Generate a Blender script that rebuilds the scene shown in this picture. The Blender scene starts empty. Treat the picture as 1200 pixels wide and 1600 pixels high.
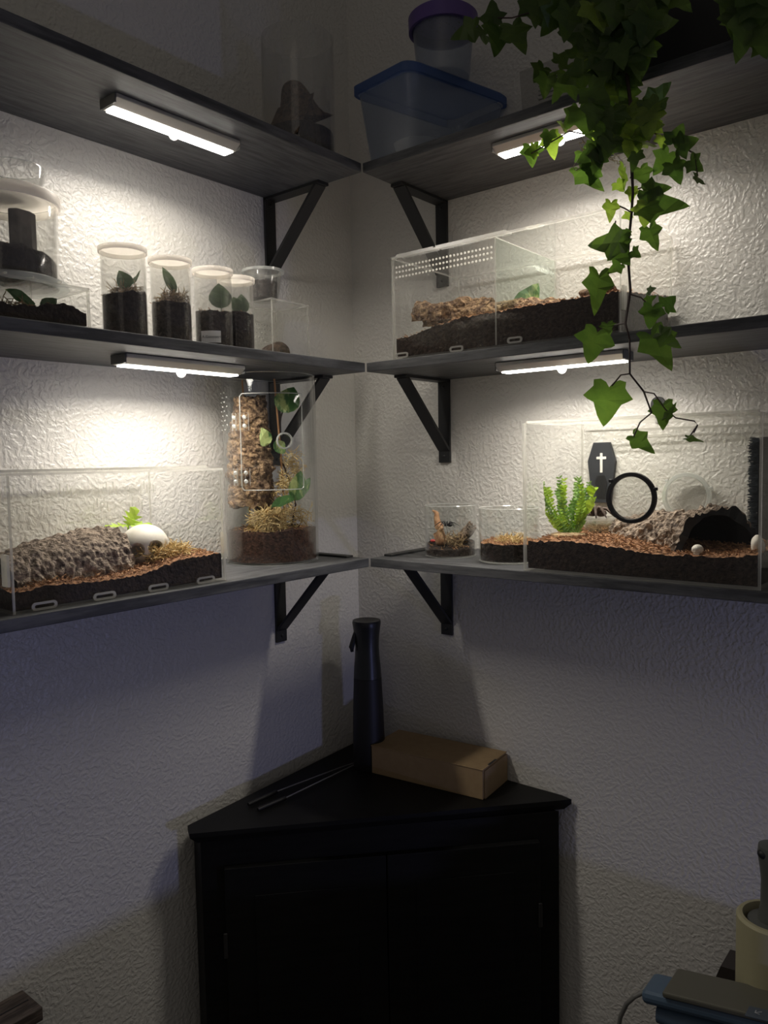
import bpy, bmesh, math, random
from mathutils import Vector, Matrix, noise
random.seed(7)
C = bpy.context.scene
PI = math.pi
# ---------------------------------------------------------------- camera
CAM = Vector((-1.15181296, -1.007873, 1.43003557))
ROT = (1.50384063, 0.01836136, -0.88797709)
FPX = 1219.2026
cd = bpy.data.cameras.new('camera'); cam = bpy.data.objects.new('camera', cd)
C.collection.objects.link(cam); cam.location = CAM; cam.rotation_euler = ROT
cd.sensor_width = 36; cd.lens = FPX / 1600 * 36; cd.clip_start = 0.01; cd.clip_end = 50
C.camera = cam
# ---------------------------------------------------------------- light and exposure
C.view_settings.view_transform = 'Standard'; C.view_settings.look = 'None'
C.view_settings.exposure = 0.12; C.view_settings.gamma = 1.0; C.view_settings.use_curve_mapping = False
C.cycles.transparent_max_bounces = 40; C.cycles.max_bounces = 8; C.cycles.sample_clamp_indirect = 4.0
LED_GLOW = 16.0; LED_WATTS = 0.88; LED_SPREAD = math.radians(155)
w = bpy.data.worlds.new('world'); C.world = w; w.use_nodes = True
w.node_tree.nodes['Background'].inputs[0].default_value = (1.0, 0.94, 0.88, 1)
w.node_tree.nodes['Background'].inputs[1].default_value = 0.065
def area(name, loc, target, sx, sy, power, col):
    l = bpy.data.lights.new(name, 'AREA'); l.shape = 'RECTANGLE'; l.size = sx; l.size_y = sy
    l.energy = power; l.color = col
    o = bpy.data.objects.new(name, l); C.collection.objects.link(o); o.location = loc
    o.rotation_euler = (Vector(target) - Vector(loc)).to_track_quat('-Z', 'Y').to_euler()
    return o
area('screen_light', (-0.36, -1.62, 0.792), (-0.75, 0, 1.0), 0.10, 0.012, 1.3, (0.42, 0.46, 1.0))
area('room_light', (-2.2, -1.4, 2.3), (-0.3, -0.2, 1.0), 0.9, 0.9, 0.9, (1.0, 0.86, 0.72))
# ---------------------------------------------------------------- pixel helpers (1200x1600 frame to a point in the room)
from mathutils import Euler
RM = Euler(ROT, 'XYZ').to_matrix()
def ray(u, v): return RM @ Vector(((u - 600) / FPX, -(v - 800) / FPX, -1))
def onx(u, v, x): d = ray(u, v); return CAM + d * ((x - CAM.x) / d.x)
def ony(u, v, y): d = ray(u, v); return CAM + d * ((y - CAM.y) / d.y)
def onz(u, v, z): d = ray(u, v); return CAM + d * ((z - CAM.z) / d.z)
# ---------------------------------------------------------------- measures
Z1, Z2, Z3 = 1.8908, 1.5832, 1.2727
TH = 0.01422; E0 = 0.2015; DEP = 0.2
ZC = 0.874
# ---------------------------------------------------------------- mesh builder
class G:
    def __init__(s): s.bm = bmesh.new()
    def face(s, vs, mi=0):
        try:
            f = s.bm.faces.new(vs); f.material_index = mi; return f
        except ValueError: return None
    def box(s, c, sz, mi=0, rot=None, top=None):
        c = Vector(c); h = [a / 2 for a in sz]; vs = []
        for z in (-1, 1):
            k = top if (top and z > 0) else 1.0
            for x, y in ((-1, -1), (1, -1), (1, 1), (-1, 1)):
                p = Vector((x * h[0] * k, y * h[1] * k, z * h[2]))
                if rot is not None: p = rot @ p
                vs.append(s.bm.verts.new(c + p))
        for f in ((0, 3, 2, 1), (4, 5, 6, 7), (0, 1, 5, 4), (1, 2, 6, 5), (2, 3, 7, 6), (3, 0, 4, 7)):
            s.face([vs[i] for i in f], mi)
        return s
    def prism(s, poly, a, b, mi=0, fn=None, me=None):
        fn = fn or (lambda x, y, z: Vector((x, y, z)))
        lo = [s.bm.verts.new(fn(x, y, a)) for x, y in poly]; hi = [s.bm.verts.new(fn(x, y, b)) for x, y in poly]
        s.face(lo[::-1], mi); s.face(hi, mi); n = len(poly)
        for i in range(n): s.face([lo[i], lo[(i + 1) % n], hi[(i + 1) % n], hi[i]], mi if me is None else me)
        return s
    def pane(s, lo, hi, m=0, e=1):
        sz = [hi[i] - lo[i] for i in range(3)]; ax = sz.index(min(sz))
        n0 = len(s.bm.faces); s.box([(lo[i] + hi[i]) / 2 for i in range(3)], sz)
        s.bm.faces.ensure_lookup_table()
        for f in s.bm.faces[n0:]:
            f.normal_update(); f.material_index = m if abs(f.normal[ax]) > .5 else e
        return s
    def lathe(s, prof, seg=32, mi=0, c=(0, 0, 0), mis=None, close=False, rot=None):
        c = Vector(c); rings = []
        for r, z in prof:
            if r < 1e-6: ps = [Vector((0, 0, z))]
            else: ps = [Vector((r * math.cos(2 * PI * i / seg), r * math.sin(2 * PI * i / seg), z)) for i in range(seg)]
            rings.append([s.bm.verts.new(c + (rot @ p if rot is not None else p)) for p in ps])
        n = len(rings)
        for k in range(n if close else n - 1):
            a, b = rings[k], rings[(k + 1) % n]; m = mis[k] if mis else mi
            for i in range(seg):
                j = (i + 1) % seg
                if len(a) == 1 and len(b) == 1: continue
                if len(a) == 1: s.face([a[0], b[j], b[i]], m)
                elif len(b) == 1: s.face([a[i], a[j], b[0]], m)
                else: s.face([a[i], a[j], b[j], b[i]], m)
        return s
    def tube(s, pts, r, seg=6, mi=0, flat=1.0):
        pts = [Vector(p) for p in pts]; n = len(pts)
        rs = r if isinstance(r, (list, tuple)) else [r] * n
        rings = []; up = Vector((0.13, 0.21, 0.97))
        for i, p in enumerate(pts):
            d = (pts[min(i + 1, n - 1)] - pts[max(i - 1, 0)])
            d = d.normalized() if d.length > 1e-9 else Vector((0, 0, 1))
            a = d.cross(up)
            if a.length < 1e-3: a = d.cross(Vector((1, 0, 0)))
            a.normalize(); b = d.cross(a)
            rings.append([s.bm.verts.new(p + (a * math.cos(2 * PI * k / seg) + b * math.sin(2 * PI * k / seg) * flat) * rs[i]) for k in range(seg)])
        for i in range(n - 1):
            for k in range(seg): s.face([rings[i][k], rings[i][(k + 1) % seg], rings[i + 1][(k + 1) % seg], rings[i + 1][k]], mi)
        s.face(rings[0][::-1], mi); s.face(rings[-1], mi)
        return s
    def blob(s, c, r, amp=0.0, sc=30, sub=3, mi=0, seed=0, fn=None, rot=None):
        c = Vector(c); r = Vector(r) if hasattr(r, '__len__') else Vector((r, r, r))
        res = bmesh.ops.create_icosphere(s.bm, subdivisions=sub, radius=1)
        fs = set()
        for v in res['verts']:
            p = v.co.copy(); q = Vector((p.x * r.x, p.y * r.y, p.z * r.z))
            if amp: q *= 1 + amp * noise.noise(q * sc + Vector((seed * 7.1, seed * 3.3, seed)))
            if fn: q = fn(p, q)
            if rot is not None: q = rot @ q
            v.co = c + q; fs.update(v.link_faces)
        for f in fs: f.material_index = mi
        return s
    def leaf(s, base, tip, width, nrm, mi=0, shape='ivy', fold=.18, droop=.12, rnd=0.0):
        base, tip = Vector(base), Vector(tip); ax = tip - base; L = ax.length; ax.normalize()
        n = Vector(nrm); n = (n - ax * n.dot(ax)).normalized(); sd = ax.cross(n)
        if shape == 'ivy': half = [(0, .03), (.10, -.09), (.26, -.16), (.46, -.13), (.43, .02), (.52, .10), (.70, .27), (.56, .35), (.38, .42), (.31, .54), (.22, .74), (.10, .90), (0, 1)]
        elif shape == 'frag': half = [(0, 0), (.12, .05), (.42, .12), (.2, .2), (.6, .38), (.22, .38), (.55, .66), (.2, .58), (.3, .9), (0, 1)]
        else: half = [(0, 0), (.2, .04), (.38, .16), (.48, .34), (.45, .52), (.34, .70), (.18, .87), (0, 1)]
        out = half + [(-x, y) for x, y in half[-2:0:-1]]
        rj = [1 + rnd * (random.random() - .5) for _ in out]
        def P(x, y, k=1.0):
            z = fold * abs(x) * width - droop * L * (y * y) + .03 * L * math.sin(9 * y + 5 * x)
            return base + ax * (y * L) + sd * (x * width) + n * z
        mid = [s.bm.verts.new(P(0, y)) for y in (.12, .35, .6, .85)]
        vs = [s.bm.verts.new(P(x * rj[i], y)) for i, (x, y) in enumerate(out)]
        N = len(out); ym = (.12, .35, .6, .85)
        def near(y): return min(range(4), key=lambda k: abs(ym[k] - y))
        for i in range(N):
            j = (i + 1) % N; a, b = near(out[i][1]), near(out[j][1])
            s.face([vs[i], vs[j], mid[b]], mi)
            if a != b:
                st = 1 if b > a else -1
                for k in range(a, b, st): s.face([vs[i], mid[k + st], mid[k]], mi)
        return s
    def strands(s, c, rad, n, L, r, mi=0, seg=3, steps=4, curl=1.2, up=0.0):
        c = Vector(c)
        for _ in range(n):
            d = Vector((random.gauss(0, 1), random.gauss(0, 1), random.gauss(0, .7))).normalized()
            p = c + Vector((rad[0] * random.uniform(-1, 1), rad[1] * random.uniform(-1, 1), rad[2] * random.uniform(-1, 1)))
            k = math.sqrt(sum(((p[i] - c[i]) / rad[i]) ** 2 for i in range(3)))
            if k > 1: p = c + (p - c) / k
            pts = [p]
            for _i in range(steps):
                d = (d + Vector((random.gauss(0, 1), random.gauss(0, 1), random.gauss(0, 1) + up)) * .45 * curl).normalized()
                pts.append(pts[-1] + d * L / steps)
            s.tube(pts, [r * a for a in ([.6] + [1] * (steps - 1) + [.3])], seg, mi)
        return s
def clampcyl(g, c, R):
    for v in g.bm.verts:
        d = Vector((v.co.x - c[0], v.co.y - c[1])); L = d.length
        if L > R: d *= R * (1 - .04 * random.random()) / L; v.co.x = c[0] + d.x; v.co.y = c[1] + d.y
    return g
def clampbox(g, x0, x1, y0, y1):
    for v in g.bm.verts: v.co.x = min(max(v.co.x, x0), x1); v.co.y = min(max(v.co.y, y0), y1)
    return g
LOC = {}
def ob(name, g, mats, parent=None, smooth=False, local=False, label=None, bevel=0, kind=None):
    me = bpy.data.meshes.new(name); bmesh.ops.recalc_face_normals(g.bm, faces=g.bm.faces) if g.bm.faces else None
    base = Vector((0, 0, 0)) if local else (LOC.get(parent.name, Vector((0, 0, 0))) if parent else Vector((0, 0, 0)))
    if base.length: bmesh.ops.translate(g.bm, verts=g.bm.verts, vec=-base)
    g.bm.to_mesh(me); g.bm.free()
    for m in (mats if isinstance(mats, (list, tuple)) else [mats]): me.materials.append(m)
    if smooth:
        for p in me.polygons: p.use_smooth = True
        try: me.set_sharp_from_angle(angle=math.radians(38))
        except Exception: pass
    o = bpy.data.objects.new(name, me); C.collection.objects.link(o)
    if parent: o.parent = parent; LOC[o.name] = base
    if bevel:
        b = o.modifiers.new('bevel', 'BEVEL'); b.width = bevel; b.segments = 2; b.limit_method = 'ANGLE'
    if label: o['label'] = label
    if kind: o['kind'] = kind
    return o
def thing(name, label, cat, loc=(0, 0, 0), rotz=0, group=None):
    o = bpy.data.objects.new(name, None); C.collection.objects.link(o); o.location = loc; o.rotation_euler = (0, 0, rotz)
    o.empty_display_size = .02; o['label'] = label; o['category'] = cat
    if group: o['group'] = group
    LOC[o.name] = Vector(loc); return o
def tag(o, label, cat, group=None, kind=None):
    o['label'] = label; o['category'] = cat
    if group: o['group'] = group
    if kind: o['kind'] = kind
    return o
def recenter(o):
    """puts the origin of a one-mesh thing at its base"""
    me = o.data; n = len(me.vertices)
    if not n: return o
    xs = [v.co for v in me.vertices]; b = Vector((sum(v.x for v in xs) / n, sum(v.y for v in xs) / n, min(v.z for v in xs)))
    me.transform(Matrix.Translation(-b)); o.location = b; return o
def copy_tree(o, parent=None):
    c = o.copy(); C.collection.objects.link(c)
    if parent: c.parent = parent
    for ch in list(o.children): copy_tree(ch, c)
    return c
# ---------------------------------------------------------------- materials
def nt(name):
    m = bpy.data.materials.new(name); m.use_nodes = True; t = m.node_tree
    return m, t, t.nodes['Principled BSDF'], t.nodes['Material Output']
def N(t, ty, **k):
    n = t.nodes.new(ty)
    for a, b in k.items():
        if a.startswith('i_'): n.inputs[a[2:].replace('_', ' ')].default_value = b
        else: setattr(n, a, b)
    return n
def mat(name, col, rough=.6, metal=0, spec=.5, col2=None, sc=40, stretch=(1, 1, 1), bump=0, bsc=None, bdist=.002, ramp=(.4, .6), detail=6, trans=0, emit=0, coords='Object'):
    m, t, b, o = nt(name); L = t.links.new
    b.inputs['Roughness'].default_value = rough; b.inputs['Metallic'].default_value = metal
    b.inputs['Specular IOR Level'].default_value = spec
    b.inputs['Base Color'].default_value = (*col, 1)
    if emit: b.inputs['Emission Color'].default_value = (*col, 1); b.inputs['Emission Strength'].default_value = emit
    tc = N(t, 'ShaderNodeTexCoord'); mp = N(t, 'ShaderNodeMapping'); mp.inputs['Scale'].default_value = stretch
    L(tc.outputs[coords], mp.inputs[0])
    if col2:
        nz = N(t, 'ShaderNodeTexNoise'); nz.inputs['Scale'].default_value = sc; nz.inputs['Detail'].default_value = detail; nz.inputs['Roughness'].default_value = .65
        L(mp.outputs[0], nz.inputs['Vector'])
        r = N(t, 'ShaderNodeValToRGB'); r.color_ramp.elements[0].position = ramp[0]; r.color_ramp.elements[1].position = ramp[1]
        r.color_ramp.elements[0].color = (*col, 1); r.color_ramp.elements[1].color = (*col2, 1)
        L(nz.outputs['Fac'], r.inputs[0]); L(r.outputs[0], b.inputs['Base Color'])
    if bump:
        nb = N(t, 'ShaderNodeTexNoise'); nb.inputs['Scale'].default_value = bsc or sc; nb.inputs['Detail'].default_value = 5
        L(mp.outputs[0], nb.inputs['Vector'])
        bp = N(t, 'ShaderNodeBump'); bp.inputs['Strength'].default_value = bump; bp.inputs['Distance'].default_value = bdist
        L(nb.outputs['Fac'], bp.inputs['Height']); L(bp.outputs[0], b.inputs['Normal'])
    if trans:
        tr = N(t, 'ShaderNodeBsdfTranslucent'); mx = N(t, 'ShaderNodeMixShader'); mx.inputs[0].default_value = trans
        src = [l.from_socket for l in b.inputs['Base Color'].links]
        hs = N(t, 'ShaderNodeHueSaturation'); hs.inputs['Saturation'].default_value = 1.1; hs.inputs['Value'].default_value = 1.5
        if src: L(src[0], hs.inputs['Color'])
        else: hs.inputs['Color'].default_value = (*col, 1)
        L(hs.outputs[0], tr.inputs[0])
        L(b.outputs[0], mx.inputs[1]); L(tr.outputs[0], mx.inputs[2]); L(mx.outputs[0], o.inputs[0])
    return m
def wall_mat():
    m, t, b, o = nt('textured_wall_paint'); L = t.links.new
    b.inputs['Base Color'].default_value = (.70, .685, .65, 1); b.inputs['Roughness'].default_value = .30; b.inputs['Specular IOR Level'].default_value = .55
    tc = N(t, 'ShaderNodeTexCoord')
    dn = N(t, 'ShaderNodeTexNoise'); dn.inputs['Scale'].default_value = 45; dn.inputs['Detail'].default_value = 1
    L(tc.outputs['Object'], dn.inputs['Vector'])
    mx = N(t, 'ShaderNodeMix', data_type='VECTOR'); mx.inputs[0].default_value = .012
    L(tc.outputs['Object'], mx.inputs[4]); L(dn.outputs['Color'], mx.inputs[5])
    n1 = N(t, 'ShaderNodeTexNoise'); n1.inputs['Scale'].default_value = 170; n1.inputs['Detail'].default_value = 2.0; n1.inputs['Roughness'].default_value = .4
    L(mx.outputs[1], n1.inputs['Vector'])
    r = N(t, 'ShaderNodeMapRange'); r.interpolation_type = 'SMOOTHSTEP'; r.inputs[1].default_value = .36; r.inputs[2].default_value = .68
    L(n1.outputs['Fac'], r.inputs[0])
    bp = N(t, 'ShaderNodeBump'); bp.inputs['Strength'].default_value = .6; bp.inputs['Distance'].default_value = .0012
    L(r.outputs[0], bp.inputs['Height']); L(bp.outputs[0], b.inputs['Normal'])
    return m
def clear(name, tint=(.988, .990, .986), base=.022, edge=.45, rough=.03, haze=0.0, hcol=(.85, .85, .85), power=4.0):
    m, t, b, o = nt(name); L = t.links.new; t.nodes.remove(b)
    tr = N(t, 'ShaderNodeBsdfTransparent'); tr.inputs[0].default_value = (*tint, 1)
    gl = N(t, 'ShaderNodeBsdfGlossy'); gl.inputs['Roughness'].default_value = rough; gl.inputs[0].default_value = (.95, .95, .95, 1)
    lw = N(t, 'ShaderNodeLayerWeight'); lw.inputs[0].default_value = .5
    pw = N(t, 'ShaderNodeMath', operation='POWER'); pw.inputs[1].default_value = power
    ma = N(t, 'ShaderNodeMath', operation='MULTIPLY_ADD'); ma.inputs[1].default_value = edge; ma.inputs[2].default_value = base
    mx = N(t, 'ShaderNodeMixShader')
    L(lw.outputs['Facing'], pw.inputs[0]); L(pw.outputs[0], ma.inputs[0]); L(ma.outputs[0], mx.inputs[0])
    L(tr.outputs[0], mx.inputs[1]); L(gl.outputs[0], mx.inputs[2])
    if haze:
        df = N(t, 'ShaderNodeBsdfDiffuse'); df.inputs[0].default_value = (*hcol, 1)
        tl = N(t, 'ShaderNodeBsdfTranslucent'); tl.inputs[0].default_value = (*hcol, 1)
        ad = N(t, 'ShaderNodeMixShader'); ad.inputs[0].default_value = .5; L(df.outputs[0], ad.inputs[1]); L(tl.outputs[0], ad.inputs[2])
        m2 = N(t, 'ShaderNodeMixShader'); m2.inputs[0].default_value = haze; L(mx.outputs[0], m2.inputs[1]); L(ad.outputs[0], m2.inputs[2])
        L(m2.outputs[0], o.inputs[0])
    else: L(mx.outputs[0], o.inputs[0])
    return m
WALL = wall_mat()
def wood(name, a, b_, stretch, rough=.5, sc=14):
    return mat(name, a, rough, col2=b_, sc=sc, stretch=stretch, bump=.35, bsc=sc * 1.6, bdist=.0012, ramp=(.38, .62), detail=8)
WX = wood('charcoal_wood_x', (.040, .042, .047), (.105, .108, .115), (1, 9, 9))
WY = wood('charcoal_wood_y', (.040, .042, .047), (.105, .108, .115), (9, 1, 9))
BLK = mat('black_painted_metal', (.018, .019, .021), .45)
CAB = mat('black_cabinet_wood', (.006, .006, .006), .55, spec=.25, col2=(.009, .009, .009), sc=12, stretch=(1, 1, 8), bump=.1)
ACR = clear('clear_acrylic'); EDG = clear('acrylic_cut_edge', tint=(.9, .9, .86), base=.16, edge=.3, rough=.25, haze=.30, hcol=(.95, .94, .90))
GLS = clear('clear_glass', tint=(.975, .98, .975), base=.03, edge=.7, power=3.2)
GLE = clear('glass_rim', tint=(.9, .92, .9), base=.3, edge=.4, rough=.12, haze=.35, hcol=(.9, .92, .9))
PLC = clear('clear_thin_plastic', tint=(.93, .93, .92), base=.05, edge=.6, rough=.12, haze=.07)
PLT = clear('clear_tube_plastic', tint=(.95, .95, .94), base=.03, edge=.5, rough=.1, haze=.08, power=3.0)
FRO = clear('frosted_plastic', tint=(.88, .90, .93), base=.05, edge=.3, rough=.4, haze=.17, hcol=(.66, .72, .82))
BLU = clear('translucent_blue_plastic', tint=(.45, .55, .75), base=.05, edge=.3, rough=.35, haze=.50, hcol=(.14, .24, .52))
PUR = mat('purple_plastic', (.12, .07, .28), .4)
WHP = mat('white_plastic', (.85, .83, .80), .4, trans=.6)
GRY = mat('grey_plastic', (.16, .16, .15), .5)
LEDH = mat('brushed_aluminium', (.62, .61, .58), .35, metal=.6)
def emis(name, col, s):
    m, t, b, o = nt(name); t.nodes.remove(b); e = N(t, 'ShaderNodeEmission'); e.inputs[0].default_value = (*col, 1); e.inputs[1].default_value = s
    t.links.new(e.outputs[0], o.inputs[0]); return m
LEDE = emis('lit_led_diffuser', (1.0, .95, .87), LED_GLOW)
DOME = mat('white_sensor_dome', (.9, .9, .86), .3, emit=1.2)
SOIL = mat('dark_soil', (.016, .011, .009), .95, col2=(.050, .034, .026), sc=170, bump=.9, bdist=.004, bsc=240)  # dark soil; under coco tops, the sides' shade is put into this colour
COCO = mat('lit_coco_fibre_soil', (.12, .055, .027), .95, col2=(.42, .22, .11), sc=240, bump=1, bdist=.004, bsc=300)  # soil tops: lamp light put into the colour, besides the orange fibre
SOILR = mat('red_brown_soil', (.030, .014, .010), .95, col2=(.085, .040, .026), sc=200, bump=.8, bdist=.004, bsc=300)
FIB = mat('coco_fibres', (.20, .095, .045), .9, col2=(.42, .24, .12), sc=90)
CORK = mat('cork_bark', (.055, .034, .022), .95, col2=(.25, .165, .10), sc=130, bump=1, bsc=260, bdist=.005, ramp=(.36, .62), detail=10)
CORKL = mat('pale_cork_bark', (.09, .05, .03), .95, col2=(.45, .30, .17), sc=130, bump=1, bsc=260, bdist=.005, ramp=(.42, .66), detail=10)
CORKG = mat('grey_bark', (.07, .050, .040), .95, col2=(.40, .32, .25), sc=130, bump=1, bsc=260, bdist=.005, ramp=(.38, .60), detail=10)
MOSS = mat('dry_moss', (.50, .36, .15), .85, col2=(.80, .66, .36), sc=60, trans=.2)
MOSSB = mat('brown_moss', (.20, .13, .07), .9, col2=(.46, .34, .19), sc=80)
IVY = mat('ivy_leaf', (.045, .088, .018), .5, col2=(.095, .155, .032), sc=16, trans=.42, ramp=(.35, .7))
IVYY = mat('young_ivy_leaf', (.13, .20, .035), .5, col2=(.20, .28, .055), sc=20, trans=.5)
STEM = mat('brown_vine_stem', (.040, .022, .020), .6)
FAKE = mat('yellow_green_plastic_leaf', (.32, .50, .05), .4, col2=(.50, .68, .12), sc=40, trans=.35)
FAKED = mat('green_plastic_frond', (.17, .32, .08), .4, col2=(.30, .48, .14), sc=40, trans=.3)
VARI = mat('variegated_leaf', (.060, .15, .045), .45, col2=(.42, .50, .20), sc=55, stretch=(1, 1, .35), trans=.35, ramp=(.52, .62))
DLEAF = mat('dark_green_leaf', (.045, .085, .040), .5, col2=(.09, .14, .07), sc=40, trans=.3)
BONE = mat('white_bone', (.80, .76, .68), .6, col2=(.70, .66, .57), sc=30)
CARD = mat('brown_cardboard', (.33, .225, .115), .8, col2=(.36, .25, .13), sc=60, bump=.1)
STEEL = mat('brushed_steel', (.75, .75, .75), .3, metal=1)
BROWNW = mat('weathered_brown_wood', (.045, .034, .028), .6, col2=(.14, .11, .095), sc=22, stretch=(1, 9, 9), bump=.3, bdist=.001)
SPID = mat('tarantula_hair', (.030, .020, .016), .7, col2=(.12, .085, .07), sc=120)
SPIDP = mat('pale_leg_band', (.55, .42, .36), .6)
WOODP = mat('pale_driftwood', (.32, .16, .075), .7, col2=(.68, .45, .26), sc=40, bump=.3)
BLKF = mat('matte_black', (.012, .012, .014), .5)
COFF = mat('slate_black_coffin', (.030, .033, .040), .5, col2=(.040, .044, .052), sc=60)
MESHM = mat('fine_metal_mesh', (.42, .41, .38), .4, metal=.7)
WHT = mat('white_paint', (.85, .84, .80), .5)
FLOORM = mat('dark_carpet', (.06, .055, .05), .95, col2=(.09, .08, .075), sc=200, bump=.5)
# ---------------------------------------------------------------- setting
def struct(name, g, m):
    o = ob(name, g, m); o['kind'] = 'structure'; return o
struct('wall_left', G().box((-1.5, .05, 1.3), (3.1, .1, 2.8)), WALL)
struct('wall_right', G().box((.05, -1.55, 1.3), (.1, 3.1, 2.8)), WALL)
struct('floor', G().box((-1.5, -1.5, -.05), (3.2, 3.2, .1)), FLOORM)
# ---------------------------------------------------------------- shelves with brackets
def shelf(side, z, label, strip):
    L = 0.86; off = E0
    fn = (lambda a, d: (-off - a, -d)) if side == 'L' else (lambda a, d: (-d, -off - a))   # a along the wall, d off the wall
    x, y = fn(L / 2, DEP / 2); wd = WX if side == 'L' else WY
    t = thing('wall_shelf', label, 'shelf', (x, y, z - TH), 0, 'charcoal corner wall shelves')
    def bx(g, a0, a1, d0, d1, za, zb, mi=0):
        p, q = fn(a0, d0), fn(a1, d1)
        return g.box(((p[0] + q[0]) / 2, (p[1] + q[1]) / 2, (za + zb) / 2), (abs(p[0] - q[0]), abs(p[1] - q[1]), abs(zb - za)), mi)
    ob('board', bx(G(), 0, L, 0.0, DEP, z - TH, z), wd, t, bevel=.001)
    zb = z - TH; bw = .0235
    for a in (0.0,):
        g = G(); bx(g, a, a + bw, .0005, .005, zb - .146, zb - .0002); bx(g, a, a + bw, .0005, .13, zb - .0045, zb - .0002)
        # slanting brace of flat steel
        p0, p1 = (.122, zb - .004), (.005, zb - .1235); n = Vector((p1[1] - p0[1], -(p1[0] - p0[0]))).normalized() * .0022
        vs = []
        for aa in (a, a + bw):
            for (d, zz), s in ((p0, -1), (p0, 1), (p1, 1), (p1, -1)):
                q = fn(aa, d + n[0] * s); vs.append(g.bm.verts.new((q[0], q[1], zz + n[1] * s)))
        for f in ((0, 1, 2, 3), (7, 6, 5, 4), (0, 4, 5, 1), (1, 5, 6, 2), (2, 6, 7, 3), (3, 7, 4, 0)): g.face([vs[i] for i in f])
        k = ob('bracket', g, BLK, t)
        for zz in (.012, .135):
            q = fn(a + bw / 2, .0052); ob('screw', G().blob((q[0], q[1], zb - zz), .0028, sub=2), BLK, k)
    if strip:
        ob('edge_strip', bx(G(), .004, .02, .02, .17, z, z + .0035), BLK, t, bevel=.0008)
    return t
shelf('L', Z1, 'charcoal wooden shelf on the left wall, top level above the plant tubes', False)
shelf('L', Z2, 'charcoal wooden shelf on the left wall carrying the row of white-lidded tubes', False)
shelf('L', Z3, 'lowest charcoal shelf on the left wall, under the tall clear cylinder', True)
shelf('R', Z1, 'charcoal wooden shelf on the right wall, top level beneath the ivy pot', False)
shelf('R', Z2, 'charcoal wooden shelf on the right wall under the long perforated enclosure', False)
shelf('R', Z3, 'lowest charcoal shelf on the right wall, under the tank with the fern', True)
# ---------------------------------------------------------------- LED bars
def make_led():
    t = thing('led_light_bar', 'x', 'lamp', (0, 0, 0), 0, 'lit motion-sensor light bars under the shelves')
    sec = [(-.018, 0), (.017, 0), (.017, -.009), (.013, -.0125), (-.008, -.0125), (-.018, -.005)]
    ob('housing', G().prism(sec, -.096, .096, 0, lambda a, b, c: Vector((c, a, b))), LEDH, t, local=True, bevel=.0008)
    ob('diffuser', G().box((0, .0025, -.0134), (.184, .0185, .0017)), LEDE, t, local=True)
    ob('sensor_dome', G().lathe([(.0065, 0), (.0062, -.003), (.0045, -.0062), (.002, -.0078), (0, -.0082)], 20, 0, (0, .0025, -.0143)), DOME, t, smooth=True, local=True)
    l = bpy.data.lights.new('led_light', 'AREA'); l.shape = 'RECTANGLE'; l.size = .18; l.size_y = .017; l.energy = LED_WATTS; l.color = (1.0, .92, .81); l.spread = LED_SPREAD
    lo = bpy.data.objects.new('led_light', l); C.collection.objects.link(lo); lo.parent = t; lo.location = (0, .0025, -.0148)
    ob('end_cap', G().box((-.0968, 0, -.0058), (.0016, .033, .0115)), GRY, t, local=True)
    ob('end_cap', G().box((.0968, 0, -.0058), (.0016, .033, .0115)), GRY, t, local=True)
    return t
led = make_led()
for k, (x, y, z, rz, lb) in enumerate([(-.502, -.136, Z1 - TH, 0, 'lit white light bar under the top left shelf'), (-.493, -.122, Z2 - TH, 0, 'lit white light bar under the middle left shelf, beside the clear cylinder'),
                      (-.145, -.508, Z1 - TH, -PI / 2, 'lit white light bar under the top right shelf, behind the ivy leaves'), (-.132, -.503, Z2 - TH, -PI / 2, 'lit white light bar under the middle right shelf, above the fern tank')]):
    o = led if k == 0 else copy_tree(led)
    o.location = (x, y, z - .0003); o.rotation_euler.z = rz; o['label'] = lb
bpy.context.view_layer.update()

# ---------------------------------------------------------------- generic builders for enclosures
def stadium(w, h, n=8):
    r = h / 2; p = []
    for k in range(n + 1):
        a = -PI / 2 + PI * k / n; p.append((w / 2 - r + r * math.cos(a), r * math.sin(a)))
    for k in range(n + 1):
        a = PI / 2 + PI * k / n; p.append((-w / 2 + r + r * math.cos(a), r * math.sin(a)))
    return p
def ring_prism(g, outer, inner, a, b, fn, mi=0):
    n = len(outer); V = [[g.bm.verts.new(fn(x, y, z)) for x, y in poly] for poly in (outer, inner) for z in (a, b)]
    oa, ob_, ia, ib = V
    for i in range(n):
        j = (i + 1) % n
        g.face([oa[i], oa[j], ob_[j], ob_[i]], mi); g.face([ia[j], ia[i], ib[i], ib[j]], mi)
        g.face([oa[j], oa[i], ia[i], ia[j]], mi); g.face([ob_[i], ob_[j], ib[j], ib[i]], mi)
    return g
def tank(name, label, x0, x1, y0, y1, z0, h, t=.003, lid=True, group=None):
    r = thing(name, label, 'terrarium', ((x0 + x1) / 2, (y0 + y1) / 2, z0), 0, group); P = {}
    z1 = z0 + h; M = [ACR, EDG]
    P['base_panel'] = ob('base_panel', G().pane((x0 + t, y0 + t, z0), (x1 - t, y1 - t, z0 + t)), M, r)
    P['x0'] = ob('side_panel', G().pane((x0, y0, z0), (x0 + t, y1, z1)), M, r)
    P['x1'] = ob('side_panel', G().pane((x1 - t, y0, z0), (x1, y1, z1)), M, r)
    P['y0'] = ob('side_panel', G().pane((x0 + t, y0, z0), (x1 - t, y0 + t, z1)), M, r)
    P['y1'] = ob('side_panel', G().pane((x0 + t, y1 - t, z0), (x1 - t, y1, z1)), M, r)
    if lid: P['lid'] = ob('lid', G().pane((x0, y0, z1 + .0002), (x1, y1, z1 + t)), M, r)
    return r, P
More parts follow.
